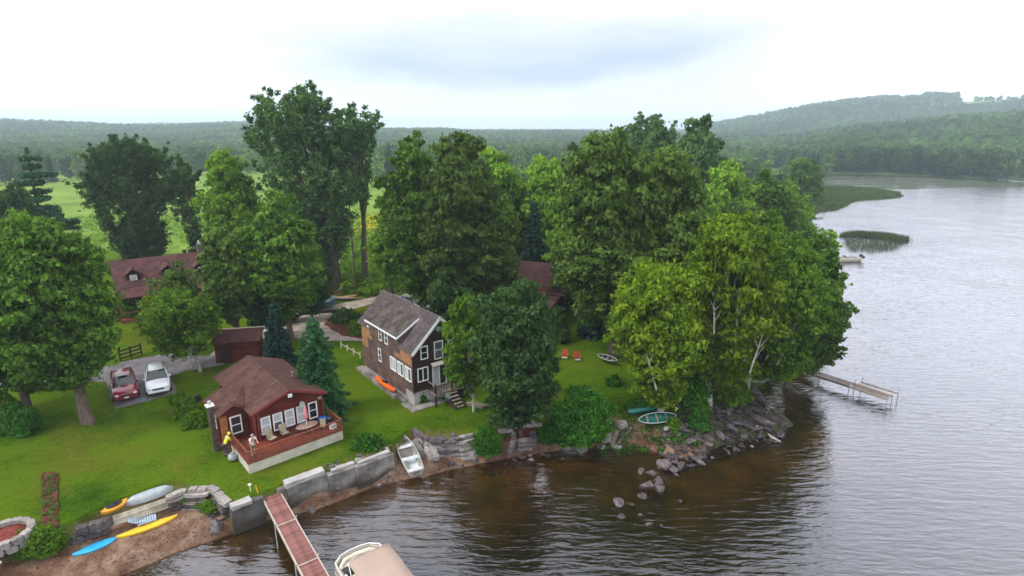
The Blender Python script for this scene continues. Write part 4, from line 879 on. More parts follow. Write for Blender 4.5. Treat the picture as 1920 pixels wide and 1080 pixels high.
# ------------------------------------------------------------------ red cottage with deck
rz = math.atan2(.672, .74); cb = 1.74
co = empty('red_cottage', (-14.92, 28.23, cb), rz, 'low dark red cottage with brown shingle roof and railed deck facing the lake', 'house')
gable_wall(co, 'red_siding', 1.2, 5.35, 2.0, 8.9, .35, 2.62, 3.44)
part('wall', 'red_siding', co, (-.35, 3.25, -.2, 1.195, 5.8, 2.64))
part('log_wall', 'tan_log', co, (-.40, 3.20, -.1, -.02, 3.248, 2.35))
part('foundation', 'concrete', co, (1.25, 2.05, -.3, 5.3, 8.85, .348))
r = MB()
r.slab([(.9, 1.7, 2.62), (3.275, 1.7, 3.52), (3.275, 9.2, 3.52), (.9, 9.2, 2.62)], .09, 0, 1); r.build('roof', [M['roof_brown'], M['red_trim']], co)
r = MB(); r.slab([(3.279, 1.7, 3.52), (5.65, 1.7, 2.62), (5.65, 9.2, 2.62), (3.279, 9.2, 3.52)], .09, 0, 1); r.build('roof', [M['roof_brown'], M['red_trim']], co)
MB().slab([(3.12, 1.69, 3.49), (3.277, 1.69, 3.552), (3.277, 9.21, 3.552), (3.12, 9.21, 3.49)], .03).slab([(3.277, 1.69, 3.552), (3.43, 1.69, 3.49), (3.43, 9.21, 3.49), (3.277, 9.21, 3.552)], .03).build('ridge_cap', M['roof_brown'], co)
r = MB(); r.slab([(-.6, 2.95, 2.55), (.35, 2.95, 3.02), (.35, 5.95, 3.02), (-.6, 5.95, 2.55)], .08, 0, 1); r.build('roof', [M['roof_brown'], M['red_trim']], co)
r = MB(); r.slab([(.353, 2.95, 3.02), (.98, 2.95, 2.74), (1.9, 5.95, 3.02), (.353, 5.95, 3.02)], .08, 0, 1); r.build('roof', [M['roof_brown'], M['red_trim']], co)
MB().add([(-.35, 3.249, 2.60), (1.0, 3.249, 2.60), (.35, 3.249, 2.95), (-.35, 3.33, 2.60), (1.0, 3.33, 2.60), (.35, 3.33, 2.95)], [(0, 1, 2), (5, 4, 3), (0, 3, 4, 1), (1, 4, 5, 2), (2, 5, 3, 0)]).build('gable_panel', M['red_siding'], co)
b = MB()   # barge boards and posts of the deck gable
b.slab([(.86, 1.665, 2.64), (3.275, 1.665, 3.55), (3.275, 1.70, 3.55), (.86, 1.70, 2.64)], .16); b.slab([(3.275, 1.665, 3.55), (5.69, 1.665, 2.64), (5.69, 1.70, 2.64), (3.275, 1.70, 3.55)], .16); b.build('barge_board', M['red_trim'], co)
for ux in (1.16, 1.36, 5.36): part('corner_post', 'red_trim', co, (ux-.05, 1.90, .7, ux+.05, 1.997, 2.6))
for ux, pn in ((1.78, 'curtain'), (2.5, ('pane_sky', 'curtain')), (3.24, 'curtain'), (3.96, 'curtain'), (4.72, 'glass_dark')):
    window(co, ux, 1.995, 1.0, .58, 1.12, 0, 'double', pane=pn)
window(co, .45, 3.195, 1.05, .66, 1.15, 0, 'double', pane='glass_dark')
window(co, -.352, 4.5, 1.2, .6, .9, -math.pi/2, 'double', pane='glass_dark')
window(co, 1.197, 7.4, 1.3, .7, .8, -math.pi/2, 'double', pane='glass_dark')
d = MB(); d.bb(1.55, 1.96, 2.26, 1.9, 1.997, 2.34)
# deck: skirt, boards, rail
part('deck_skirt', 'skirt_paint', co, (0, 0, -.3, 5.7, .14, .56), (0, .143, -.3, .14, 3.18, .56), (5.56, .143, -.3, 5.7, 1.98, .56))
part('deck_fascia', 'rail_wood', co, (-.02, -.03, .563, 5.72, .0, .70), (-.03, .003, .563, .0, 3.19, .70), (5.7, .003, .563, 5.73, 1.98, .70))
pm = None
for i in range(41):
    x0 = .004+i*.139; y1 = 3.19 if x0 < 1.18 and x0 > -1 else 1.99
    if x0+.135 > 5.7: break
    if y1 == 3.19 and x0+.13 > 1.19: y1 = 1.99
    k = (y1 == 3.19)
    MB().bb(0, 0, 0, .131, y1-.005, .03).build('deck_board', M['deck_wood'], co, (x0, .004, .672+random.uniform(0, .004)))
    if k is None: pass
bal = MB().bb(-.012, -.012, 0, .012, .012, .56).mesh('baluster', M['rail_wood'])
def rail_run(parent, a, b_, z0, h_, n, post='post', mt='rail_wood', balm=bal, posts=3):
    a, b_ = Vector(a), Vector(b_); d_ = b_-a; ang = math.atan2(d_.y, d_.x); Ln = d_.length
    for i in range(n): p = a.lerp(b_, (i+.5)/n); link('baluster', balm, parent, (p.x, p.y, z0+.06), (0, 0, ang))
    for zz, t_ in ((z0+.05, .03), (z0+h_-.03, .05)): MB().bb(0, -.035 if t_ > .04 else -.015, -t_/2, Ln, .035 if t_ > .04 else .015, t_/2).build('rail', M[mt], parent, (a.x, a.y, zz), (0, 0, ang))
    for i in range(posts): p = a.lerp(b_, i/(posts-1)); part(post, mt, parent, (p.x-.04, p.y-.04, z0-.1, p.x+.04, p.y+.04, z0+h_+.02))
rail_run(co, (.03, .03, 0), (5.67, .03, 0), .70, .64, 46, posts=4)
rail_run(co, (.03, .12, 0), (.03, 3.14, 0), .70, .64, 24, posts=3)
rail_run(co, (5.67, .12, 0), (5.67, 1.93, 0), .70, .64, 14, posts=3)
# chimney, dish, light, vent pipe
ch = part('chimney', 'chimney_brick', co, (-.80, 3.80, -.3, -.52, 4.1, 2.95)); part('chimney_cap', 'white_paint', ch, (-.88, 3.72, 2.953, -.44, 4.18, 3.03)); b = MB().lathe([(.09, 3.033), (.09, 3.2), (.12, 3.22), (.1, 3.26)], 10, c=(-.66, 3.95, 0)); b.build('flue', M['alu'], ch)
ds = MB().lathe([(.01, 0), (.10, .012), (.17, .045), (.19, .07), (.185, .075), (.09, .03), (.01, .02)], 16).build('satellite_dish', M['grey_plastic'], co, (3.95, 1.72, 2.32), (math.radians(70), 0, math.radians(10)))
MB().bb(-.12, -.09, 0, .12, 0, .2).build('gable_light', M['white_paint'], co, (3.27, 1.66, 3.08))
MB().tube([(0, 0, -.1), (0, 0, .32)], .05, 8).tube([(0, 0, .32), (0, 0, .38)], .075, 8).build('vent_pipe', M['alu'], co, (4.6, 4.6, 3.02))
MB().bb(-.1, -.05, 0, .1, 0, .16).build('wall_lamp', M['grey_plastic'], co, (5.2, 1.95, 2.2))

def C(u, v, z=0): return (-14.92+.74*u-.672*v, 28.23+.672*u+.74*v, cb+z)
# things on the deck
def deck_chair(u, v, rot, label):
    t = empty('patio_chair', C(u, v, .703), rz+rot, label, 'chair', 'tan chairs on the cottage deck')
    MB().box((0, 0, .26), (.42, .40, .04)).build('seat', M['chair_tan'], t); MB().box((0, .24, .5), (.42, .04, .52), rx=-.25).build('backrest', M['chair_tan'], t)
    for sx in (-1, 1):
        for sy in (-1, 1): MB().tube([(sx*.19, sy*.18, 0), (sx*.19, sy*.18, .25)], .014, 5).build('leg', M['dark_metal'], t)
        MB().box((sx*.22, 0, .40), (.035, .42, .025)).build('armrest', M['dark_metal'], t)
deck_chair(1.85, 1.35, .3, 'tan patio chair on the deck nearer the white shirted person')
deck_chair(2.65, 1.45, .1, 'tan patio chair on the deck under the second window')
t = empty('patio_table', C(3.9, 1.05, .703), rz, 'oval bronze glass patio table on the cottage deck', 'table')
MB().lathe([(.5, .46), (.52, .475), (.5, .49)], 22).build('tabletop', M['patio_glass'], t).scale = (1.35, .82, 1)
for a, b_ in ((-.5, -.25), (.5, -.25), (-.5, .25), (.5, .25)): MB().tube([(a, b_, 0), (a*.8, b_*.8, .458)], .02, 6).build('leg', M['dark_metal'], t)
t = empty('patio_umbrella', C(3.9, 1.05, .703), rz, 'closed pink umbrella standing in the oval patio table', 'umbrella')
MB().tube([(0, 0, 0), (0, 0, 1.85)], .02, 8).build('pole', M['white_paint'], t); MB().lathe([(.02, 1.85), (.05, 1.75), (.10, 1.3), (.13, .95), (.10, .92), (.03, .93)], 9).build('canopy', M['pink_cloth'], t); MB().lathe([(.2, .0), (.2, .05), (.04, .09)], 12).build('base', M['dark_metal'], t)
t = empty('storage_bin', C(5.05, 1.35, .703), rz, 'round blue bin at the right end of the cottage deck', 'bin')
MB().lathe([(.22, 0), (.27, .36), (.28, .38), (.28, .41)], 16).build('body', M['blue_plastic'], t); MB().lathe([(.295, .411), (.295, .44), (.1, .48), (.02, .485)], 16).build('lid', M['blue_plastic'], t)
t = empty('grill', C(5.35, .95, .703), rz, 'small dark grill beside the blue bin on the deck corner', 'grill')
MB().lathe([(.05, .30), (.17, .36), (.2, .45)], 12).build('bowl', M['black'], t); MB().lathe([(.205, .453), (.18, .55), (.03, .60)], 12).build('lid', M['black'], t)
for k in range(3): a = k*2.1; MB().tube([(.14*math.cos(a), .14*math.sin(a), .38), (.22*math.cos(a), .22*math.sin(a), 0)], .012, 5).build('leg', M['dark_metal'], t)
t = empty('cooler', C(5.3, .42, .703), rz+.2, 'small white cooler at the right corner of the deck rail', 'cooler')
MB().bb(-.2, -.13, 0, .2, .13, .2).build('body', M['white_paint'], t); MB().bb(-.21, -.14, .203, .21, .14, .25).build('lid', M['grey_plastic'], t)
t = empty('deck_chair', C(4.75, .75, .703), rz-.6, 'small folding wooden chair by the blue bin', 'chair'); MB().box((0, 0, .22), (.34, .32, .03)).build('seat', M['chair_tan'], t); MB().box((0, .17, .42), (.34, .03, .4), rx=-.2).build('backrest', M['chair_tan'], t)
for sx in (-1, 1):
    for sy in (-1, 1): MB().tube([(sx*.15, sy*.14, 0), (sx*.15, sy*.14, .21)], .012, 5).build('leg', M['old_wood'], t)

# ------------------------------------------------------------------ tall grey shingled house
gz = math.atan2(.619, .785); gb = 1.72; GO = (-6.92, 36.47)
gh = empty('grey_house', (*GO, gb), gz, 'tall weathered shingle house with steep grey roof and white window trim', 'house')
W4, D8 = 4.35, 8.4
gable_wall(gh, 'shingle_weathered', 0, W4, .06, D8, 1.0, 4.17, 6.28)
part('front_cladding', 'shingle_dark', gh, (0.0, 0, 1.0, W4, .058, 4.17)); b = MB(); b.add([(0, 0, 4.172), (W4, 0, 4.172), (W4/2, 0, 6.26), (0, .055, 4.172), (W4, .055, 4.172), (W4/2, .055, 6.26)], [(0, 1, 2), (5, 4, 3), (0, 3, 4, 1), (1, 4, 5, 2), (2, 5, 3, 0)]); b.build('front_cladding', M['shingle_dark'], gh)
part('foundation', 'concrete_light', gh, (.05, .05, -.3, W4-.05, D8-.05, .997))
part('shingle_patch', 'shingle_tan', gh, (-.022, .05, 3.02, -.003, 2.6, 4.1)); part('shingle_patch', 'shingle_tan', gh, (-.022, 6.4, 3.1, -.003, 8.36, 4.0)); part('shingle_patch', 'shingle_tan', gh, (-.018, 7.3, 2.2, -.003, 8.36, 3.09))
part('lower_cladding', 'shingle_weathered', gh, (-.02, 1.3, .42, .045, D8-.02, 1.02))
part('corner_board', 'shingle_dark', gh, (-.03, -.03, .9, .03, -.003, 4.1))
hw = W4/2; RZ = 6.34
V0, V1 = 1.75, 6.75
for y0_, y1_ in ((-.3, V0-.003), (V1+.003, D8+.3)):
    r = MB(); r.slab([(-.22, y0_, 4.02), (hw, y0_, RZ), (hw, y1_, RZ), (-.22, y1_, 4.02)], .12, 0, 1); r.build('roof', [M['roof_grey'], M['white_paint']], gh)
r = MB(); r.slab([(.95, V0, 5.18), (hw, V0, RZ), (hw, V1, RZ), (.95, V1, 5.18)], .12, 0, 1); r.build('roof', [M['roof_grey'], M['white_paint']], gh)
r = MB(); r.slab([(hw+.004, -.3, RZ), (W4+.22, -.3, 4.02), (W4+.22, D8+.3, 4.02), (hw+.004, D8+.3, RZ)], .12, 0, 1); r.build('roof', [M['roof_grey'], M['white_paint']], gh)
b = MB(); b.slab([(-.24, -.335, 4.02), (hw, -.335, RZ+.01), (hw, -.302, RZ+.01), (-.24, -.302, 4.02)], .2); b.slab([(hw, -.335, RZ+.01), (W4+.24, -.335, 4.02), (W4+.24, -.302, 4.02), (hw, -.302, RZ+.01)], .2); b.build('barge_board', M['white_paint'], gh)
# long shed dormer on the left slope
dm = part('dormer', 'shingle_weathered', gh, (-.03, V0+.003, 3.4, .9, V1-.003, 4.80))
r = MB(); r.slab([(-.30, V0-.15, 4.74), (1.62, V0-.15, 5.86), (1.62, V1+.15, 5.86), (-.30, V1+.15, 4.74)], .09, 0, 1); r.build('dormer_roof', [M['roof_mossy'], M['white_paint']], dm)
b = MB(); b.slab([(-.34, V0-.18, 4.76), (1.5, V0-.18, 5.83), (1.5, V0-.152, 5.83), (-.34, V0-.152, 4.76)], .13); b.bb(-.345, V0-.18, 4.62, -.302, V1+.18, 4.74); b.build('dormer_trim', M['white_paint'], dm)
MB().add([(.9, V0+.02, 4.3), (1.6, V0+.02, 5.2), (1.5, V0+.02, 5.72), (.0, V0+.02, 4.8), (.9, V0+.1, 4.3), (1.6, V0+.1, 5.2), (1.5, V0+.1, 5.72), (0, V0+.1, 4.8)], [(0, 1, 2, 3), (7, 6, 5, 4), (0, 4, 5, 1), (1, 5, 6, 2), (2, 6, 7, 3), (3, 7, 4, 0)]).build('dormer_cheek', M['shingle_weathered'], dm)
LW = -math.pi/2
for v_ in (4.85, 3.85): window(gh, -.034, v_, 3.55, .50, 1.0, LW, 'double', pane='glass_dark')
window(gh, -.004, 5.2, 1.72, .5, 1.05, LW, 'double', pane='glass_dark')
for k in range(3): window(gh, -.004, 2.95-k*1.14, 1.75, .94, 1.02, LW, 'twin', pane='curtain' if k < 1 else ('curtain', 'pane_sky'), fw=.08)
MB().lathe([(.1, 0), (.12, .05), (.06, .1)], 10).build('wall_lamp', M['white_paint'], gh, (-.06, 6.9, 4.1), (0, -1.57, 0))
window(gh, .78, -.003, 1.72, .86, 1.05, 0, 'twin', pane='glass_dark'); window(gh, 3.45, -.003, 1.72, .86, 1.05, 0, 'twin', pane='glass_dark')
window(gh, .95, -.003, 3.35, .60, .98, 0, 'double', pane='glass_dark')
window(gh, 2.12, -.003, 3.1, .74, 1.35, 0, 'double', pane='pane_sky'); window(gh, 3.2, -.003, 3.35, .6, .98, 0, 'double', pane='glass_dark')
dr = window(gh, 2.12, -.003, 1.05, 1.15, 1.62, 0, 'twin', pane=('curtain', 'glass_dark')); dr.name = 'door'
MB().slab([(1.45, -.35, 2.76), (2.85, -.35, 2.76), (2.85, -.01, 2.9), (1.45, -.01, 2.9)], .07).build('door_canopy', M['cream'], gh)
MB().lathe([(.02, 0), (.2, .02), (.21, .05), (.02, .06)], 16).build('gable_vent', M['grey_plastic'], gh, (2.12, -.03, 5.35), (math.pi/2, 0, 0))
# balcony porch and stairs in front
po = part('porch_floor', 'old_wood', gh, (1.1, -1.15, .88, 4.0, -.01, .99)); pr = MB()
for xx in (1.15, 2.5, 3.95): pr.bb(xx-.05, -1.12, -.05, xx+.05, -1.02, 1.75)
pr.build('porch_post', M['shingle_dark'], po)
bl2 = MB().bb(-.015, -.015, 0, .015, .015, .6).mesh('baluster', M['shingle_dark'])
for a, b_, k in (((1.15, -1.1), (2.1, -1.1), 7), ((2.75, -1.1), (3.95, -1.1), 9), ((1.13, -1.05), (1.13, -.05), 7)):
    for i in range(k): link('baluster', bl2, gh, (a[0]+(b_[0]-a[0])*(i+.5)/k, a[1]+(b_[1]-a[1])*(i+.5)/k, 1.0))
    MB().bb(min(a[0], b_[0])-.03, min(a[1], b_[1])-.03, 1.6, max(a[0], b_[0])+.03, max(a[1], b_[1])+.03, 1.66).build('porch_rail', M['old_wood'], gh)
for k in range(5): part('step', 'old_wood', gh, (2.1+k*.0, -1.4-k*.22, .8-k*.18, 2.75, -1.19-k*.22, .85-k*.18))
part('stair_stringer', 'shingle_dark', gh, (2.04, -2.3, -.05, 2.09, -1.16, .25), (2.76, -2.3, -.05, 2.81, -1.16, .25))
part('terrace_slab', 'concrete', gh, (-.55, -.75, -.12, 2.1, -.005, .05), (-.6, .0, -.1, -.005, .9, .05))
part('side_ledge', 'concrete', gh, (-.62, 1.9, -.15, -.05, 8.6, .28), (-.4, .93, -.15, -.05, 1.88, .16))
MB().bb(2.9, -.9, .1, 3.9, -.15, .7).build('tarp_bundle', M['blue_plastic'] if False else M['black'], gh)
def GH(u, v, z=0): return (GO[0]+.785*u-.619*v, GO[1]+.619*u+.785*v, gb+z)

# ------------------------------------------------------------------ dormered brown house, left background
lz = math.atan2(.6, .8); LB = 2.45
lh = empty('dormered_house', (-38.7, 53.1, LB), lz, 'dark red house with long maroon roof, three dormers and front porch', 'house')
part('wall', 'red_siding', lh, (.4, 1.6, -.3, 10.2, 8.2, 3.0))
gb_ = MB()
for x_ in (.42, 10.1): gb_.add([(x_, 1.65, 3.0), (x_, 8.15, 3.0), (x_, 4.9, 5.0), (x_+.08, 1.65, 3.0), (x_+.08, 8.15, 3.0), (x_+.08, 4.9, 5.0)], [(0, 1, 2), (5, 4, 3), (0, 3, 4, 1), (1, 4, 5, 2), (2, 5, 3, 0)])
gb_.build('gable', M['red_siding'], lh)
MB().slab([(0, 1.2, 3.0), (10.6, 1.2, 3.0), (10.6, 4.9, 5.2), (0, 4.9, 5.2)], .1).build('roof', M['roof_maroon'], lh); MB().slab([(0, 4.904, 5.2), (10.6, 4.904, 5.2), (10.6, 8.6, 3.0), (0, 8.6, 3.0)], .1).build('roof', M['roof_maroon'], lh)
MB().slab([(-.1, -.35, 2.32), (10.5, -.35, 2.32), (10.5, 1.198, 2.97), (-.1, 1.198, 2.97)], .08).build('porch_roof', M['roof_maroon'], lh)
for x_ in (.1, 2.4, 4.8, 7.2, 9.6): part('porch_post', 'red_trim', lh, (x_-.07, -.25, .1, x_+.07, -.12, 2.28))
part('porch_floor', 'rail_wood', lh, (0, -.3, -.2, 10.2, 1.59, .12)); part('porch_rail', 'rail_wood', lh, (.17, -.22, .75, 9.5, -.16, .82))
for x_ in (2.0, 5.3, 8.2): window(lh, x_, 1.595, .9, .9, 1.1, 0, 'double', pane='glass_dark')
for x_ in (1.75, 4.85, 7.95):
    dd = part('dormer', 'shingle_dark', lh, (x_-.62, 2.1, 3.3, x_+.62, 4.0, 4.15)); b = MB(); b.add([(x_-.62, 2.1, 4.152), (x_+.62, 2.1, 4.152), (x_, 2.1, 4.62)], [(0, 1, 2)]); b.build('dormer_gable', M['shingle_dark'], dd)
    MB().slab([(x_-.82, 1.85, 4.08), (x_, 1.85, 4.72), (x_, 4.3, 4.72), (x_-.82, 3.6, 4.08)], .07).build('dormer_roof', M['roof_maroon'], dd); MB().slab([(x_+.003, 1.85, 4.72), (x_+.82, 1.85, 4.08), (x_+.82, 3.6, 4.08), (x_+.003, 4.3, 4.72)], .07).build('dormer_roof', M['roof_maroon'], dd)
    MB().bb(x_-.3, 2.05, 3.4, x_+.3, 2.097, 4.05).build('dormer_window', M['white_paint'], dd); MB().bb(x_-.23, 2.035, 3.47, x_+.23, 2.047, 3.98).build('dormer_pane', M['curtain'], dd)
cc = part('chimney', 'concrete_dark', lh, (8.3, 5.6, 4.4, 8.9, 6.2, 5.9)); part('chimney_pot', 'white_paint', cc, (8.45, 5.75, 5.903, 8.75, 6.05, 6.25))

# ------------------------------------------------------------------ maroon roofed house, centre background
mz = math.atan2(-.34, .94); mh_ = empty('maroon_house', (-1.2, 60.6, 2.4), mz, 'maroon roofed dark red house half hidden behind the dark maple', 'house')
part('wall', 'red_siding', mh_, (.3, -4.2, -.3, 8.2, 3.6, 2.9))
MB().slab([(0, -4.7, 2.6), (8.5, -4.7, 2.6), (8.5, 0, 4.7), (0, 0, 4.7)], .12).build('roof', M['roof_maroon'], mh_); MB().slab([(0, .004, 4.7), (8.5, .004, 4.7), (8.5, 4.3, 2.6), (0, 4.3, 2.6)], .12).build('roof', M['roof_maroon'], mh_)
pw = empty('porch', (6.6, -8.6, 0), 0); pw.parent = mh_
MB().bb(-1.6, 0, -.3, 1.1, 4.38, 2.2).build('wall', M['red_trim'], pw); MB().slab([(-1.9, -.4, 2.25), (1.4, -.4, 2.25), (1.4, 4.4, 2.5), (-1.9, 4.4, 2.5)], .1).build('roof', M['roof_maroon'], pw)
for x_ in (-1.0, .4): window(mh_, 6.6+x_, -8.605, .9, .6, 1.0, 0, 'double', pane='glass_dark')
MB().bb(-2.0, -.9, .35, -.5, -.3, .42).build('bench', M['white_paint'], pw); MB().bb(-2.2, -1.0, -.1, 1.5, -.05, .12).build('step', M['old_wood'], pw)

# ------------------------------------------------------------------ shed
sx_, sy_, sz_ = Gp(406, 682); sh = empty('garden_shed', (sx_, sy_, sz_), math.radians(12), 'small maroon shed with mossy roof and pale eave behind the birch', 'shed')
part('wall', 'red_siding', sh, (0, 0, -.2, 3.4, 1.7, 1.75)); part('door', 'shingle_dark', sh, (.35, -.04, 0, 1.25, -.003, 1.45)); part('door_frame', 'red_siding', sh, (.28, -.05, 0, .34, -.003, 1.5), (1.26, -.05, 0, 1.32, -.003, 1.5))
MB().slab([(-.2, -.2, 1.85), (3.6, -.2, 1.85), (3.6, 1.85, 2.35), (-.2, 1.85, 2.35)], .1).build('roof', M['roof_maroon'], sh); part('eave_board', 'cream', sh, (-.25, 1.85, 2.25, 3.65, 1.93, 2.41))
for i in range(9): part('skylight_panel', 'white_paint', sh, (3.66+i*.19, 1.1, 2.15, 3.66+i*.19+.16, 1.9, 2.22))
part('lean_to_post', 'old_wood', sh, (5.2, 1.15, -.2, 5.3, 1.25, 2.14), (5.2, 1.75, -.2, 5.3, 1.85, 2.14))

# ------------------------------------------------------------------ cars
def loft(b, rows, mi=0, smooth=True, closed=False, cap=True):
    n = len(rows[0]); vs = [p for r_ in rows for p in r_]; fs = []
    for i in range(len(rows)-1):
        for j in range(n-(0 if closed else 1)): k = (j+1) % n; fs.append((i*n+j, i*n+k, (i+1)*n+k, (i+1)*n+j))
    b.add(vs, fs, mi, smooth)
    if cap: b.add(rows[0], [tuple(range(n))], mi); b.add(rows[-1], [tuple(range(n-1, -1, -1))], mi)
def car(loc, rz_, paint, label, name='parked_car', suv=True, L_=4.4, W_=1.8, rack=True, k_=.90):
    """nose towards local -y"""
    t = empty(name, loc, rz_, label, 'car'); t.scale = (k_, k_, k_); hl, hw_ = L_/2, W_/2; b = MB(); rows = []
    # y, hood height, half width, lower height
    prof = [(-hl, .62, .74, .32), (-hl+.10, .80, .88, .26), (-hl+.55, .92, .96, .24), (-hl+1.15, 1.0, 1.0, .24), (-.2, 1.02, 1.0, .24), (hl-1.0, 1.04, 1.0, .24), (hl-.35, 1.04, .98, .28), (hl-.06, .98, .92, .34), (hl, .80, .86, .42)]
    for y, zt, k, zl in prof:
        w_ = hw_*k; rows.append([(-w_*.92, y, zl), (-w_, y, zl+.12), (-w_*1.0, y, zt*.72), (-w_*.93, y, zt*.96), (-w_*.55, y, zt*1.01), (0, y, zt*1.025), (w_*.55, y, zt*1.01), (w_*.93, y, zt*.96), (w_, y, zt*.72), (w_, y, zl+.12), (w_*.92, y, zl)])
    loft(b, rows, closed=True); b.build('body', M[paint], t)
    ztop = 1.62 if suv else 1.42; yb = hl-.25 if suv else hl-.9
    A = [(-hl+1.15, 1.0, .86), (-hl+1.95, ztop-.04, .68), (0.25, ztop, .68), (yb-.45, ztop-.05, .66), (yb, 1.02, .80)]
    # glasshouse: sheets between belt and roof
    def sheet(nm, q, mt, th=.03): return MB().slab(q, th).build(nm, M[mt], t)
    wb, wt = hw_*.90, hw_*.70
    sheet('windscreen', [(-wb*.95, A[0][0], 1.0), (wb*.95, A[0][0], 1.0), (wt, A[1][0], A[1][1]), (-wt, A[1][0], A[1][1])], 'glass_dark')
    sheet('rear_window', [(wb*.9, A[4][0], 1.04), (-wb*.9, A[4][0], 1.04), (-wt, A[3][0], A[3][1]), (wt, A[3][0], A[3][1])], 'glass_dark')
    for s in (-1, 1):
        b = MB(); b.add([(s*wb*.97, A[0][0]+.15, 1.0), (s*wb, A[4][0]-.1, 1.02), (s*wt*1.02, A[3][0]-.02, A[3][1]-.06), (s*wt*1.02, A[1][0]+.03, A[1][1]-.06), (s*(wb-.06), A[0][0]+.15, 1.0), (s*(wb-.06), A[4][0]-.1, 1.02), (s*(wt-.04), A[3][0], A[3][1]-.06), (s*(wt-.04), A[1][0], A[1][1]-.06)], [(0, 1, 2, 3), (7, 6, 5, 4), (0, 4, 5, 1), (1, 5, 6, 2), (2, 6, 7, 3), (3, 7, 4, 0)]); b.build('side_window', M['glass_dark'], t)
        for ya, yt in ((A[0][0]+.02, A[1][0]), (-.05, .0), (A[3][0]-.55, A[3][0]-.5), (A[4][0]-.02, A[3][0]+.02)): MB().tube([(s*(wb+.0), ya, .98), (s*(wt+.02), yt, ztop-.05)], .035, 5).build('pillar', M[paint], t)
        MB().bb(s*hw_*.93-.09, -hl+1.45, 1.0, s*hw_*.93+.09+s*.08, -hl+1.55, 1.14).build('mirror', M[paint], t)
        MB().lathe([(.02, 0), (.1, .01), (.12, .05), (.02, .09)], 10).build('headlight', M['headlight'], t, (s*hw_*.66, -hl+.06, .66), (math.pi/2, 0, s*.4)).scale = (1.3, .8, 1)
        MB().bb(s*hw_*.78-.1, hl-.10, .75, s*hw_*.78+.1, hl+.01, 1.0).build('tail_light', M['tail_light'], t)
        if rack: MB().tube([(s*wt*.86, -.55, ztop+.015), (s*wt*.86, -.5, ztop+.07), (s*wt*.86, 1.25, ztop+.07), (s*wt*.86, 1.3, ztop+.01)], .022, 6).build('roof_rail', M['dark_metal'], t)
        for yy in (-hl+.85, hl-.85):
            w_ = MB().lathe([(.20, -.1), (.33, -.10), (.345, -.05), (.345, .05), (.33, .10), (.20, .1)], 18).build('wheel', M['rubber'], t, (s*(hw_-.09), yy, .345), (0, math.pi/2, 0)); MB().lathe([(.04, -.108), (.19, -.105), (.2, .105), (.04, .108)], 12).build('rim', M['alu'], w_)
    rf = MB(); rr_ = []
    for y, z_, k in ((A[1][0]-.03, ztop-.05, .96), (A[1][0]+.25, ztop, 1), (.3, ztop+.03, 1), (A[3][0]-.2, ztop-.0, .98), (A[3][0]+.03, ztop-.06, .95)): rr_.append([(-wt*1.05*k, y, z_-.06), (-wt*.9*k, y, z_), (0, y, z_+.025), (wt*.9*k, y, z_), (wt*1.05*k, y, z_-.06)])
    loft(rf, rr_, closed=True); rf.build('roof', M[paint], t)
    if paint == 'maroon_car': MB().bb(-wt*.45, -.45, ztop+.022, wt*.45, .15, ztop+.034).build('sunroof', M['glass_dark'], t)
    MB().bb(-.42, -hl-.015, .52, .42, -hl+.06, .66).build('grille', M['black'], t); MB().bb(-hw_*.8, -hl-.04, .32, hw_*.8, -hl+.08, .46).build('bumper', M[paint], t); MB().bb(-.16, -hl-.055, .38, .16, -hl-.042, .48).build('number_plate', M['plate'], t)
    MB().tube([(-wb*.5, -hl+1.12, 1.03), (wt*.1, -hl+1.35, 1.15)], .012, 4).build('wiper', M['black'], t)
    return t
x, y, z = Gp(234, 738); car((x-.0, y+.1, z+.06), math.radians(37), 'maroon_car', 'dark red wagon with roof rails parked left of the white car')
x, y, z = Gp(296, 726); car((x-.0, y+.1, z+.06), math.radians(33), 'white_car', 'white compact sport utility car parked at the driveway right side')
x, y, z = Gp(779, 581); car((x, y, z+.06), math.radians(52), 'silver_car', 'silver grey car parked on the dirt road behind the grey house roof')
x, y, z = Gp(103, 724); car((x, y, z+.06), math.radians(100), 'white_car', 'white car mostly hidden behind the trunk of the left maple', suv=False)

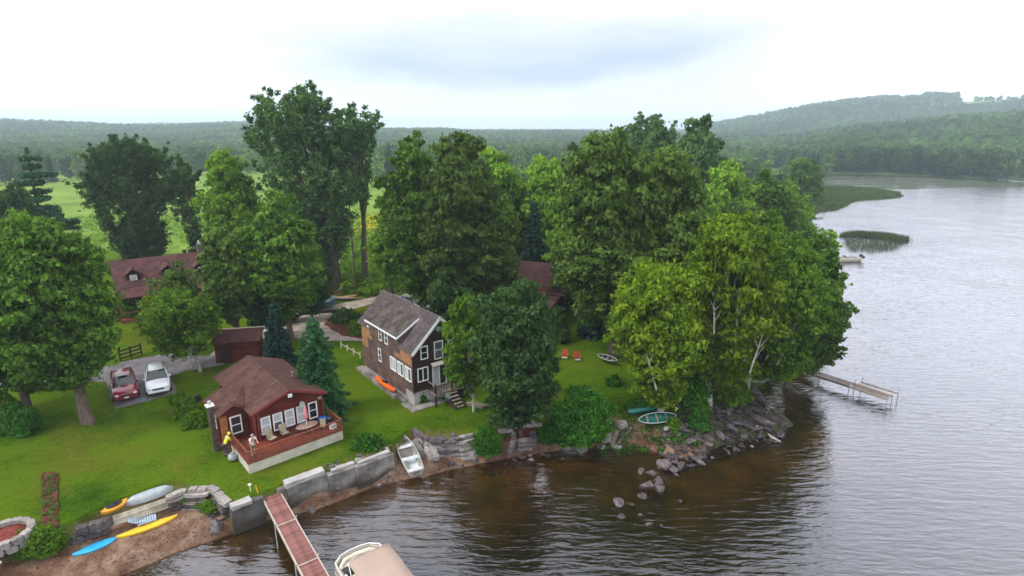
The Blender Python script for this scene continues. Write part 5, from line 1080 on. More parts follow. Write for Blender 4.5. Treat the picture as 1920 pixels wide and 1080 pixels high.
# ------------------------------------------------------------------ boats
def hull(b, L_, W_, H_, pow_=1.0, ns=15, mi=0, transom=False, open_=True, flip=False, mi2=None, sheer=.12, flat=.55):
    """double ended or transom hull along local y, keel on z=0"""
    rows = []; inner = []
    for i in range(ns):
        s = -1+2*i/(ns-1); k = max(.0, 1-abs(s)**2.2)**(.75*pow_) if not transom else (max(0, 1-((s+1)/2)**2.6)**.75 if s > -1 else 1)
        if transom: k = .80+.2*math.sin(min(1, (s+1)*.9)*1.57) if s < .1 else (1-((s-.1)/.9)**2.1)
        k = max(k, .025); w_ = W_/2*k; kz = sheer*H_*(abs(s)**2.5 if not transom else max(0, s)**2); kb = .55*H_*max(0, abs(s)-.72 if not transom else s-.72)/.28*.8
        pr = [(-1, 1), (-.97, .55), (-.80, .2), (-flat, .03), (0, 0), (flat, .03), (.80, .2), (.97, .55), (1, 1)]
        rows.append([(a*w_, s*L_/2, kb+(H_+kz-kb)*c_) for a, c_ in pr])
        if open_: inner.append([(a*max(w_-.03, .01), s*(L_/2-.03), kb+.035+(H_+kz-kb-.03)*c_) for a, c_ in pr])
    if flip: rows = [[(x_, y_, H_*1.0-z_) for x_, y_, z_ in r_] for r_ in rows]; inner = [[(x_, y_, H_-z_) for x_, y_, z_ in r_] for r_ in inner]
    loft(b, rows, mi, cap=transom)
    if open_:
        loft(b, inner, mi if mi2 is None else mi2, cap=False); n = len(rows[0])
        for j in (0, n-1): loft(b, [[rows[i][j], inner[i][j]] for i in range(ns)], mi, cap=False)
    else: loft(b, [[r_[0], (r_[0][0]*.5, r_[0][1], r_[0][2]+(.05 if not flip else -.0)), (0, r_[0][1], r_[0][2]+(.07 if not flip else -.0)), (r_[-1][0]*.5, r_[-1][1], r_[-1][2]+(.05 if not flip else -.0)), r_[-1]] for r_ in rows], mi, cap=False)
def along(p, q): return math.atan2(q[1]-p[1], q[0]-p[0])-math.pi/2
def kayak(p, q, z, mt, label, W_=.42, H_=.2, tilt=0., flip=False, name='kayak', cockpit=True):
    L_ = math.hypot(q[0]-p[0], q[1]-p[1]); t = empty(name, ((p[0]+q[0])/2, (p[1]+q[1])/2, z), along(p, q), label, name.replace('_', ' '))
    t.rotation_euler[1] = tilt; b = MB(); hull(b, L_, W_, H_, 1.15, open_=False, flip=flip); b.build('hull', M[mt], t)
    if cockpit and not flip:
        MB().lathe([(.30, 0), (.33, .035), (.27, .03)], 18).build('cockpit_rim', M['black'], t, (0, 0, H_+.055)).scale = (W_*1.0, W_*2.0, 1)
        MB().box((0, .06, H_+.10), (W_*.42, .05, .16), rx=-.2).build('seat', M['black'], t)
        for s in (-1, 1): MB().tube([(0, s*L_*.33, H_+.07), (0, s*L_*.40, H_+.055)], .015, 5).build('handle', M['black'], t)
    return t
kayak((-21.33, 23.03), (-19.95, 24.32), .46, 'cyan_plastic', 'bright blue kayak lying on the beach beside the spiky shrub', W_=.62, cockpit=False)
kayak((-19.98, 24.22), (-17.85, 25.92), .52, 'yellow_plastic', 'long yellow kayak between the blue chair and the plank ramp', W_=.56, cockpit=False)
kayak(g(190, 966, 1.8), g(240, 940, 1.8), 1.74, 'amber_plastic', 'amber orange kayak on the bank left of the grey canoe', W_=.6)
kayak(g(236, 944, 1.8), g(324, 914, 1.8), 1.70, 'grey_plastic', 'grey canoe turned upside down on the bank above the plank ramp', W_=.75, H_=.34, flip=True, name='canoe', cockpit=False)
a, b_ = GH(-.52, 5.3), GH(-.52, 2.1); kayak(a[:2], b_[:2], gb+.36, 'orange_plastic', 'bright orange kayak on the ledge beside the grey house', W_=.6, H_=.26, tilt=-.35)
def canoe(p, q, z, label, tilt, mt='green_canoe', W_=.72, trim='white_paint', flip=False):
    L_ = math.hypot(q[0]-p[0], q[1]-p[1]); t = empty('canoe', ((p[0]+q[0])/2, (p[1]+q[1])/2, z), along(p, q), label, 'canoe'); t.rotation_euler[1] = tilt
    b = MB(); hull(b, L_, W_, .3, .95, open_=True, mi2=0, flip=flip); b.build('hull', M[mt], t)
    for s in (-1, 1):
        pts = [(s*W_/2*max(.03, (1-abs(k/7)**2.2)**.71), k/7*L_/2, (.3+.036*abs(k/7)**2.5 if not flip else -.0)) for k in range(-7, 8)]; MB().tube(pts, .016, 5).build('gunwale', M[trim], t)
    for yy in (-.8, .0, .8): MB().bb(-W_/2*.85, yy*L_/3.2-.05, .24, W_/2*.85, yy*L_/3.2+.05, .265).build('thwart' if yy == 0 else 'seat', M['old_wood'], t)
cz_ = Gp(1222, 792, 1)[2]; p1, p2 = Gp(1188, 798, 1)[:2], Gp(1254, 790, 1)[:2]
canoe((p1[0]-.35, p1[1]+.1), (p2[0]+.1, p2[1]+.75), cz_+.35, 'dark green canoe lying farther from the water of the two', -.75, trim='green_canoe')
canoe((p1[0]+.05, p1[1]-.55), (p2[0]+.35, p2[1]+.0), cz_+.2, 'green canoe with pale gunwale nearer the water', .75)
p1, p2 = Gp(942, 772, 1.8)[:2], Gp(972, 778, 1.8)[:2]
t = canoe((p1[0]-.2, p1[1]), (p2[0]+.2, p2[1]), 1.78, 'grey dinghy turned over under the round dark maple', 0, mt='grey_plastic', trim='dark_metal', W_=.8, flip=True)
p1, p2 = Gp(1122, 676, 1.8)[:2], Gp(1158, 688, 1.8)[:2]
canoe(p1, p2, 2.05, 'narrow white and dark canoe lying on the lawn by the tall trunks', .5, mt='dark_metal', trim='white_paint', W_=.5)
# aluminium rowboat on the ramp
t = empty('rowboat', (-6.55, 31.5, .72), along((-5.77, 30.04), (-7.3, 33.0)), 'open aluminium rowboat pulled bow first up the concrete ramp', 'boat'); t.rotation_euler[0] = .24
b = MB(); hull(b, 3.3, 1.15, .42, transom=True, mi2=1, sheer=.35, flat=.7); b.build('hull', [M['alu_dull'], M['alu']], t)
for yy, w_ in ((-1.35, .98), (-.35, 1.06), (.72, .86)): MB().bb(-w_/2, yy-.13, .25, w_/2, yy+.13, .29).build('bench_seat', M['alu'], t)
MB().add([(-.2, 1.2, .44), (.2, 1.2, .44), (.02, 1.62, .55), (-.02, 1.62, .55)], [(0, 1, 2, 3)]).build('bow_deck', M['cream'], t); MB().bb(-.2, -1.72, .2, .2, -1.66, .5).build('motor_plate', M['old_wood'], t)
for s in (-1, 1): MB().tube([(s*.50, -1.6, .44), (s*.585, -.4, .44), (s*.52, .6, .47), (s*.25, 1.35, .55), (0, 1.64, .58)], .02, 5).build('gunwale', M['alu_dull'], t)
# moored boat by the sapling
x, y = g(1588, 490, 0); t = empty('moored_boat', (x-.2, y, -.12), math.radians(95), 'white and grey open boat moored beyond the sapling with its motor up', 'boat')
b = MB(); hull(b, 4.6, 1.7, .75, transom=True, mi2=1); b.build('hull', [M['cream'], M['grey_plastic']], t)
MB().bb(-.6, -1.2, .3, .6, -.8, .55).build('seat', M['grey_plastic'], t); MB().add([(-.45, .2, .8), (.45, .2, .8), (.35, .5, 1.15), (-.35, .5, 1.15)], [(0, 1, 2, 3)]).build('windscreen', M['glass_dark'], t)
m_ = MB().bb(-.16, -2.75, .85, .16, -2.3, 1.25).build('outboard_motor', M['black'], t); MB().bb(-.06, -3.2, .55, .06, -2.7, .95).build('motor_leg', M['black'], m_)
x, y = g(1528, 409, 0); t = empty('white_rowboat', (x, y, -.1), 1.6, 'small white boat drawn up against the far bank before the marsh', 'boat'); b = MB(); hull(b, 4.5, 1.3, .55, open_=True); b.build('hull', M['white_paint'], t)

# pontoon boat at the dock
pz = math.atan2(.6, .8); pt = empty('pontoon_boat', (-7.42, 22.75, 0), pz, 'pontoon boat with cream seats, white rail and tan canopy beside the red dock', 'boat')   # local x across, -y outward
for s in (-.85, .85): MB().tube([(s, .15, .16), (s, -.2, .1), (s, -6.2, .1)], [.05, .27, .27], 12).build('pontoon', M['alu'], pt)
b = MB(); op = [(-1.15, 0), (-.75, .32), (-.3, .42), (.3, .42), (.75, .32), (1.15, 0), (1.15, -6), (-1.15, -6)]; b.prism(op, .42, .5); b.build('deck', M['cream'], pt)
def wall_loop(nm, pts, z0, z1, th, mt):
    b = MB()
    for p, q in zip(pts[:-1], pts[1:]):
        dx, dy = q[0]-p[0], q[1]-p[1]; l_ = math.hypot(dx, dy); nx_, ny_ = -dy/l_*th, dx/l_*th
        b.prism([p, q, (q[0]+nx_, q[1]+ny_), (p[0]+nx_, p[1]+ny_)], z0, z1)
    return b.build(nm, M[mt], pt)
fence = [(-1.12, -6), (-1.12, -1.0), (-1.1, -.1), (-.72, .24), (-.3, .34), (.3, .34), (.72, .24), (1.1, -.1), (1.12, -1), (1.12, -6)]
wall_loop('fence_panel', fence, .503, 1.0, -.03, 'cream')
for zz, r_ in ((1.08, .03), (.52, .022)): MB().tube([(*p, zz) for p in fence], r_, 7).build('rail', M['white_paint'], pt)
b = MB(); sp_ = [(-1.02, -2.4), (-1.0, -.2), (-.66, .12), (0, .22), (.66, .12), (1.0, -.2), (1.02, -1.6), (.55, -1.6), (.52, -.5), (.3, -.3), (-.3, -.3), (-.52, -.5), (-.55, -2.4)]; b.prism(sp_, .503, .80); b.build('bow_seat', M['cream'], pt)
b = MB(); b.tube([(-.95, -2.3, .9), (-.93, -.3, .9), (-.6, .05, .9), (0, .13, .9), (.6, .05, .9), (.93, -.3, .9), (.95, -1.6, .9)], .10, 8); b.build('seat_back', M['cream'], pt)
MB().bb(-.98, -.95, .803, -.5, -.55, 1.02).build('console', M['black'], pt); MB().bb(.2, -3.2, .503, .95, -2.3, 1.15).build('helm_console', M['cream'], pt)
cy_ = []
for k in range(9):
    yy = -1.55-k*.36; zz = 2.28-.05*abs(k-4)/4-(.10 if k in (0, 8) else 0); cy_.append([(-.98, yy, zz-.14), (-.93, yy, zz-.03), (-.5, yy, zz+.035), (0, yy, zz+.05+.035*(k % 2)), (.5, yy, zz+.035), (.93, yy, zz-.03), (.98, yy, zz-.14)])
b = MB(); loft(b, cy_, cap=False); loft(b, [[(a, c_, d_-.02) for a, c_, d_ in r_] for r_ in cy_], cap=False); b.build('canopy', M['tan_canvas'], pt)
for yy, y2 in ((-1.6, -2.6), (-3.0, -2.8), (-4.3, -3.0)):
    MB().tube([(-1.1, y2, 1.05), (-.97, yy, 2.12), (-.5, yy, 2.29), (.5, yy, 2.29), (.97, yy, 2.12), (1.1, y2, 1.05)], .018, 6).build('canopy_bow', M['alu'], pt)

# ------------------------------------------------------------------ docks
dz_ = math.atan2(-.80, .598); dk = empty('red_dock', (-13.50, 27.28, 0), dz_, 'long dock with reddish plank sections in pale frames running out from the seawall', 'dock')   # local x outward
for s_ in range(3):
    x0 = s_*3.42; n_ = 22
    for k in range(n_): MB().bb(0, -.43, 0, 3.3/n_-.012, .43, .035).build('deck_board', M['dock_red'], dk, (x0+.06+k*3.3/n_, 0, 1.315+random.uniform(0, .006)))
    for s in (-1, 1): MB().bb(0, -.025, -.14, 3.415, .025, .05).build('side_beam', M['dock_frame'], dk, (x0, s*.46, 1.33))
    MB().bb(-.03, -.43, -.12, .03, .43, .045).build('cross_beam', M['dock_frame'], dk, (x0+.02, 0, 1.335))
    for s in (-1, 1): MB().tube([(0, 0, -1.6), (0, 0, 1.45)], .03, 7).build('dock_post', M['alu_dull'], dk, (x0+3.3, s*.53, 0))
MB().bb(-.06, -.7, 0, .06, .7, .09).build('landing_board', M['yellow_plastic'] if False else M['dock_frame'], dk, (-.08, .05, 1.40))
d2 = empty('grey_dock', (24.3, 46.5, 0), math.atan2(-.80, .605), 'narrow weathered grey dock on thin legs under the overhanging tree', 'dock')
for s_ in (-1, 0, 1, 2):
    x0 = s_*2.75; n_ = 18
    for k in range(n_): MB().bb(0, -.42, 0, 2.65/n_-.015, .42, .03).build('deck_board', M['dock_grey' if s_ != 0 else 'dock_red'], d2, (x0+.04+k*2.65/n_, 0, .70+random.uniform(0, .01)))
    for s in (-1, 1): MB().bb(0, -.03, -.12, 2.73, .03, .04).build('side_beam', M['dock_grey' if s_ < 2 else 'dock_frame'], d2, (x0, s*.45, .70))
    for s in (-1, 1): MB().tube([(0, 0, -1.6), (0, 0, 1.05 if s_ else .8)], .028, 6).build('dock_post', M['alu_dull'], d2, (x0+2.7, s*.5, 0))
for k in range(14): MB().bb(0, 0, 0, .17, .6, .03).build('deck_board', M['dock_grey'], d2, (5.7+k*.19, .56, .76))
MB().bb(5.65, .50, .70, 8.4, .545, .86).build('bumper_board', M['white_paint'], d2)
for xx in (5.7, 8.35): MB().tube([(xx, 1.2, -1.6), (xx, 1.2, 1.2)], .028, 6).build('dock_post', M['alu_dull'], d2)
# plank ramp and lounge chair on the beach
A_, B_, C_, D_ = [Vector((*g(*p, zz), zz)) for p, zz in (((196, 972), 1.05), ((314, 932), 1.1), ((322, 950), .8), ((206, 992), .62))]
rp = empty('plank_ramp', A_, 0, 'ribbed aluminium dock section leaning on the bank beside the yellow kayak', 'dock section')
for k in range(9):
    f0, f1 = k/9+.018, (k+1)/9-.018; q = [A_.lerp(D_, f0), B_.lerp(C_, f0), B_.lerp(C_, f1), A_.lerp(D_, f1)]
    MB().slab([tuple(v-A_) for v in q], .03).build('plank', M['ramp_plank'], rp)
for k in range(2): q = [A_, D_] if k == 0 else [B_, C_]; MB().tube([q[0]-A_, q[1]-A_], .035, 6).build('end_beam', M['alu_dull'], rp)
x, y, z = Gp(268, 985, .6); t = empty('lounge_chair', (x, y, z+.12), math.radians(125), 'pale blue grey plastic lounge chair on the beach by the yellow kayak', 'chair')
for k in range(7): MB().bb(-.24, -.62+k*.11, .16, .24, -.54+k*.11, .18).build('slat', M['lounge_blue'], t)
for k in range(5): MB().box((0, .20+k*.085, .21+k*.06), (.48, .075, .02), rx=.6).build('slat', M['lounge_blue'], t)
for s in (-1, 1):
    MB().bb(s*.25-.02, -.62, .11, s*.25+.02, .22, .157).build('side_rail', M['lounge_blue'], t)
    for yy in (-.55, .15): MB().bb(s*.25-.02, yy-.02, 0, s*.25+.02, yy+.02, .107).build('leg', M['lounge_blue'], t)
    MB().bb(s*.28-.03, -.1, .30, s*.28+.03, .3, .33).build('armrest', M['lounge_blue'], t)
# red lawn chairs
def adirondack(px, py, rot, label):
    x, y, z = Gp(px, py); t = empty('lawn_chair', (x, y, z), rot, label, 'chair', 'red lawn chairs by the maple'); t.scale = (.85,)*3
    for k in range(5): MB().box((-.2+k*.1, .25, .55+.03*(2-abs(k-2))), (.085, .03, .62), rx=-.35).build('back_slat', M['red_chair'], t)
    for k in range(4): MB().box((0, -.25+k*.12, .30-k*.03), (.5, .1, .025), rx=-.2).build('seat_slat', M['red_chair'], t)
    for s in (-1, 1):
        MB().bb(s*.31-.06, -.32, .48, s*.31+.06, .28, .51).build('armrest', M['red_chair'], t)
        for yy in (-.3, .2): MB().bb(s*.28-.02, yy-.04, 0, s*.28+.02, yy+.04, .477).build('leg', M['red_chair'], t)
    MB().bb(-.27, -.36, .18, .27, -.335, .3).build('front_board', M['white_paint'], t)
adirondack(1059, 672, -.2, 'left one of two red slatted lawn chairs near the maple'); adirondack(1082, 676, .1, 'right one of two red slatted lawn chairs near the maple')

# ------------------------------------------------------------------ fences, trailer, logs, small things
def fence_run(pa, pb, n, label, mt, hgt=.95, rails=3, name='split_rail_fence', cat='fence', rh=.09):
    xa, ya, za = Gp(*pa); xb, yb, zb = Gp(*pb); t = empty(name, (xa, ya, za), 0, label, cat)
    for i in range(n+1): f_ = i/n; MB().tube([(0, 0, -.3), (0, 0, hgt+.08)], .06, 7).build('post', M[mt], t, ((xb-xa)*f_, (yb-ya)*f_, (zb-za)*f_))
    for i in range(n):
        for r_ in range(rails):
            a = Vector(((xb-xa)*i/n, (yb-ya)*i/n, (zb-za)*i/n+hgt*(r_+.7)/rails)); b_ = Vector(((xb-xa)*(i+1)/n, (yb-ya)*(i+1)/n, (zb-za)*(i+1)/n+hgt*(r_+.7)/rails)); MB().tube([a, b_], rh*.5, 6).build('rail', M[mt], t)
    return t
fence_run((226, 677), (266, 664), 2, 'short dark split rail fence beside the driveway', 'fence_dark', rh=.14)
fence_run((640, 652), (676, 672), 3, 'low white rail fence at the back corner of the grey house', 'cream', hgt=.5, rails=1, rh=.05)
fence_run((620, 560), (655, 548), 2, 'rustic log rail fence right of the teal trailer', 'log', hgt=.7, rails=2, rh=.14)
x, y, z = Gp(604, 578); t = empty('utility_trailer', (x, y, z), .35, 'small teal blue trailer parked by the dirt road', 'trailer')
MB().bb(-1.3, -.7, .4, 1.3, .7, 1.05).build('box', M['teal_paint'], t); MB().bb(-1.2, -.6, 1.052, .2, .6, 1.25).build('cargo_cover', M['blue_plastic'], t); MB().tube([(1.3, 0, .45), (2.3, 0, .4)], .05, 6).build('tow_bar', M['dark_metal'], t); MB().bb(.3, -.73, .9, .9, -.703, 1.0).build('reflector_board', M['white_paint'], t)
for s in (-1, 1): MB().lathe([(.1, -.08), (.28, -.08), (.3, 0), (.28, .08), (.1, .08)], 12).build('wheel', M['rubber'], t, (0, s*.8, .3), (math.pi/2, 0, 0))
x, y, z = Gp(600, 588); t = empty('fallen_log', (x, y, z), .3, 'dark old log lying in front of the teal trailer', 'log'); MB().tube([(-2.1, 0, .2), (0, .05, .22), (2.0, 0, .2)], [.2, .19, .16], 8).build('log', M['fence_dark'], t)
x, y, z = Gp(640, 562); t = empty('log_pile', (x, y, z), .35, 'heap of cut logs and brush beside the dirt road', 'log pile')
for k in range(12): a = random.uniform(-.3, .3); MB().tube([(-1.3, 0, 0), (1.3+random.random()*.5, 0, 0)], random.uniform(.07, .13), 7).build('log', M['log' if k % 3 else 'old_wood'], t, (random.uniform(-.5, .5), random.uniform(-.6, .6), .12+.12*(k//4)), (0, random.uniform(-.08, .08), a))
x, y, z = Gp(668, 556); t = empty('utility_pole', (x, y, z), 0, 'tall thin bare pole standing at the meadow edge', 'pole'); MB().tube([(0, 0, -.3), (0, 0, zat(x, y, 440)-z)], [.13, .09], 8).build('pole', M['bark'], t)
MB().bb(-.5, -.04, zat(x, y, 446)-z, .5, .04, zat(x, y, 444)-z).build('crossarm', M['old_wood'], t)
x, y, z = Gp(470, 922); t = empty('path_light', (x, y, z), 0, 'small white post lamp on the lawn above the red dock', 'lamp'); MB().tube([(0, 0, -.1), (0, 0, .42)], .018, 6).build('post', M['white_paint'], t); MB().lathe([(.09, .42), (.1, .46), (.02, .52)], 10).build('cap', M['white_paint'], t)
x, y, z = Gp(484, 924); t = empty('marker_stake', (x, y, z), 0, 'yellow stake at the landing corner of the red dock', 'stake'); MB().tube([(0, 0, -.1), (-.08, 0, .45)], .025, 6).build('stake', M['yellow_plastic'], t)
# garden bed, stone planter
def drape_bed(name, pix, mt, label, cat, off=.06):
    Q = [Vector((*g(*p, 1.85), 0)) for p in pix]; c_ = sum(Q, Vector())/len(Q); V = []; nn = 0; dense = []
    for i, a in enumerate(Q):
        b_ = Q[(i+1) % len(Q)]; k = max(2, int((b_-a).length/.35)); dense += [a.lerp(b_, j/k)+Vector((random.uniform(-.05, .05), random.uniform(-.05, .05), 0)) for j in range(k)]
    nn = len(dense)
    for q in (1, .95, .6, .3): V += [(c_.lerp(p, q), (0 if q == 1 else off+random.uniform(0, .05))) for p in dense]
    V.append((c_, off)); Z_ = heights(np.array([(v.x, v.y) for v, _ in V])); fs = [(r_*nn+i, r_*nn+(i+1) % nn, (r_+1)*nn+(i+1) % nn, (r_+1)*nn+i) for r_ in range(3) for i in range(nn)]+[(3*nn+i, 3*nn+(i+1) % nn, 4*nn) for i in range(nn)]
    c0 = Vector((c_.x, c_.y, float(Z_[-1]))); t = empty(name, c0, 0, label, cat); b = MB(); b.add([(v.x-c0.x, v.y-c0.y, Z_[i]+o_-c0.z+.005) for i, (v, o_) in enumerate(V)], fs); b.build('soil', M[mt], t); return t, c0
t, c0 = drape_bed('garden_bed', [(75, 985), (108, 985), (109, 930), (108, 884), (92, 879), (79, 884), (76, 930)], 'soil', 'long narrow strip of bare red brown soil with weeds in the lawn', 'garden bed')
P_ = np.array(area([(78, 975), (104, 975), (103, 888), (80, 888)], 46, 1.85)); V = leaf_tris(np.c_[P_-[c0.x, c0.y], heights(P_)+.12-c0.z], np.full((46, 3), .13), 22, .06, rng); link('weeds', crown_mesh('weeds', [V], 'leaf_olive'), t)
# mulch bed by the grey house
t, c0 = drape_bed('mulch_bed', [(606, 612), (640, 632), (690, 640), (690, 615), (640, 585)], 'soil', 'dark mulch bed under shrubs behind the grey house', 'garden bed', .04)
# propane bottle / barrel by chimney
x, y, z = Gp(372, 752); t = empty('trash_can', (x, y, z), 0, 'small dark can on the path left of the cottage chimney', 'bin'); MB().lathe([(.16, 0), (.2, .45), (.21, .48), (.05, .52)], 12).build('body', M['dark_metal'], t)

# ------------------------------------------------------------------ people
def person(loc, rot, label, shirt, legs, hair, lean=.0, arm_f=.5, scale=.83, hat=None, hold=None):
    t = empty('person', loc, rot, label, 'person'); t.scale = (scale,)*3
    s, c_ = math.sin(lean), math.cos(lean)
    def up(x_, y_, z_): dz__ = z_-.92; return (x_, y_-dz__*s+0, .92+dz__*c_) if z_ > .92 else (x_, y_, z_)     # faces local -y
    J = {'pel': (0, 0, .92), 'waist': up(0, 0, 1.08), 'chest': up(0, -.01, 1.30), 'neck': up(0, 0, 1.48), 'chin': up(0, -.015, 1.55), 'head': up(0, -.02, 1.64), 'crown': up(0, 0, 1.73)}
    E_ = [('pel', 'waist'), ('waist', 'chest'), ('chest', 'neck'), ('neck', 'chin'), ('chin', 'head'), ('head', 'crown')]; R_ = {'pel': .15, 'waist': .125, 'chest': .15, 'neck': .06, 'chin': .075, 'head': .098, 'crown': .07}
    for sd_, k in (('l', -1), ('r', 1)):
        J[sd_+'sh'] = up(k*.185, 0, 1.42); J[sd_+'el'] = up(k*.25, -.12-arm_f*.1, 1.17); J[sd_+'wr'] = up(k*.2, -.30-arm_f*.12, 1.10+.05*arm_f); J[sd_+'ha'] = up(k*.18, -.38-arm_f*.12, 1.09+.05*arm_f)
        J[sd_+'hip'] = (k*.09, 0, .86); J[sd_+'kn'] = (k*.11, -.05+.04*k, .48); J[sd_+'an'] = (k*.12, .03+.06*k, .08); J[sd_+'to'] = (k*.14, -.13+.06*k, .04)
        E_ += [('chest', sd_+'sh'), (sd_+'sh', sd_+'el'), (sd_+'el', sd_+'wr'), (sd_+'wr', sd_+'ha'), ('pel', sd_+'hip'), (sd_+'hip', sd_+'kn'), (sd_+'kn', sd_+'an'), (sd_+'an', sd_+'to')]
        R_.update({sd_+'sh': .062, sd_+'el': .045, sd_+'wr': .03, sd_+'ha': .036, sd_+'hip': .088, sd_+'kn': .062, sd_+'an': .042, sd_+'to': .035})
        for f_ in range(5):
            nm = f'{sd_}f{f_}'; h0 = Vector(J[sd_+'ha']); off = Vector(((f_-1.5)*.02, -.055-.01*(f_ in (1, 2)), -.015)) if f_ < 4 else Vector((-k*.05, -.02, .01)); J[nm] = tuple(h0+off); J[nm+'t'] = tuple(h0+off+Vector((0, -.015, -.03) if f_ < 4 else (-k*.01, -.03, -.005))); E_ += [(sd_+'ha', nm), (nm, nm+'t')]; R_[nm] = .009; R_[nm+'t'] = .008
    def skin(nm, keys, infl, mt, sub=1):
        ks = [k for k in J if k in keys]; ix = {k: i for i, k in enumerate(ks)}; me = bpy.data.meshes.new(nm); me.from_pydata([J[k] for k in ks], [(ix[a], ix[b_]) for a, b_ in E_ if a in ix and b_ in ix], []); me.materials.append(M[mt])
        o = link(nm, me, t); m_ = o.modifiers.new('skin', 'SKIN'); m_.use_smooth_shade = True; sv = me.skin_vertices[0].data
        for k, i in ix.items(): sv[i].radius = (R_[k]*infl*(1.12 if k in ('pel', 'waist', 'chest') else 1), R_[k]*infl*(.8 if k in ('pel', 'waist', 'chest') else 1)); sv[i].use_root = (i == 0)
        m2 = o.modifiers.new('sub', 'SUBSURF'); m2.levels = sub; m2.render_levels = sub; return o
    body = skin('body', set(J), 1.0, 'skin')
    J2 = dict(J)
    for sd_ in 'lr': J[sd_+'mid'] = tuple(Vector(J[sd_+'sh']).lerp(Vector(J[sd_+'el']), .75)); E_.append((sd_+'sh', sd_+'mid')); R_[sd_+'mid'] = .055; J[sd_+'cuff'] = tuple(Vector(J[sd_+'kn']).lerp(Vector(J[sd_+'an']), -.05 if legs == 'shorts_khaki' else .85)); E_.append((sd_+'hip', sd_+'cuff') if legs == 'shorts_khaki' else (sd_+'kn', sd_+'cuff')); R_[sd_+'cuff'] = .075 if legs == 'shorts_khaki' else .055
    skin('shirt', {'pel', 'waist', 'chest', 'lsh', 'rsh', 'lmid', 'rmid'}, 1.16, shirt)
    skin('trousers', {'pel', 'lhip', 'rhip', 'lcuff', 'rcuff'} | (set() if legs == 'shorts_khaki' else {'lkn', 'rkn'}), 1.14, legs)
    hc = Vector(J['head']); MB().lathe([(.103, -.01), (.108, .05), (.085, .10), (.02, .125)], 12, c=(0, .018, 0)).build('hair' if not hat else 'cap', M[hair], t, hc+Vector((0, .0, .0)), (lean, 0, 0))
    MB().lathe([(.004, .0), (.016, .02), (.012, .045)], 6).build('nose', M['skin'], t, hc+Vector((0, -.118, -.03)), (0, 0, 0))
    for k in (-1, 1):
        MB().lathe([(.003, -.008), (.012, 0), (.003, .008)], 8).build('eye', M['black'], t, hc+Vector((k*.035, -.10, .005))); MB().lathe([(.006, -.025), (.018, 0), (.006, .025)], 6).build('ear', M['skin'], t, hc+Vector((k*.10, .01, -.01)))
        MB().box((J[('l' if k < 0 else 'r')+'to'][0]*.96, J[('l' if k < 0 else 'r')+'to'][1]+.07, .03), (.095, .26, .07)).build('shoe', M['trousers_dark'], t)
    MB().box((hc.x, hc.y-.104, hc.z-.062), (.05, .012, .01)).build('mouth', M['red_trim'], t)
    return t
x, y, z = C(-.42, 2.75, .06); person((x, y, z), rz+math.radians(95), 'person in a bright yellow shirt bending beside the cottage deck', 'shirt_yellow', 'trousers_dark', 'shirt_yellow', lean=.5, arm_f=.8, scale=.86, hat=True)
t_ = empty('grey_bag', C(-.28, 2.05, .04), .3, 'lumpy pale grey sack at the feet of the yellow shirted person', 'bag'); b = MB(); b.lathe([(.10, 0), (.24, .06), (.26, .2), (.2, .36), (.07, .42), (.10, .47)], 11); b.build('sack', M['grey_plastic'], t_)
pp = C(.50, .62, .703); person(pp, rz+math.radians(10), 'person in a white shirt and shorts leaning over the deck rail', 'shirt_white', 'shorts_khaki', 'hair_grey', lean=.25, arm_f=.9, scale=.80)

# ------------------------------------------------------------------ stonework
def rock_mesh(seed, npts=15, flat=.8, mt='rock'):
    rg = np.random.default_rng(seed); bm = bmesh.new()
    for p in rg.normal(size=(npts, 3)): p = p/np.linalg.norm(p)*(.8+.25*rg.random()); bm.verts.new((p[0], p[1], p[2]*flat))
    r_ = bmesh.ops.convex_hull(bm, input=bm.verts); bmesh.ops.delete(bm, geom=[v for v in bm.verts if not v.link_faces], context='VERTS')
    me = bpy.data.meshes.new('rock'); bm.to_mesh(me); bm.free(); me.materials.append(M[mt]); return me
def block_mesh(seed, mt='rock_pale'):
    rg = np.random.default_rng(seed); bm = bmesh.new(); bmesh.ops.create_cube(bm, size=2)
    bmesh.ops.subdivide_edges(bm, edges=bm.edges, cuts=1, use_grid_fill=True)
    for v in bm.verts: v.co += Vector(rg.normal(size=3)*.07); v.co *= 1-.10*(abs(v.co.x*v.co.y*v.co.z) > .5)
    me = bpy.data.meshes.new('stone'); bm.to_mesh(me); bm.free(); me.materials.append(M[mt]); return me
RK = [rock_mesh(i) for i in range(8)]; RKP = [rock_mesh(20+i, mt='rock_pale') for i in range(5)]; RKD = [rock_mesh(60+i, mt='rock_dark') for i in range(4)]; RKW = [rock_mesh(40+i, mt='rock_wet') for i in range(5)]; BK = [block_mesh(i) for i in range(5)]; BKD = [block_mesh(30+i, 'rock') for i in range(5)]
def rock_in(t, me, x, y, z, s, rot=None, name='rock'):
    o = link(name, me, t, (x-t.location.x, y-t.location.y, z-t.location.z), rot if rot is not None else (random.uniform(-.4, .4), random.uniform(-.4, .4), random.random()*6), s if isinstance(s, tuple) else (s*random.uniform(.8, 1.3), s*random.uniform(.7, 1.1), s*random.uniform(.55, .95))); return o
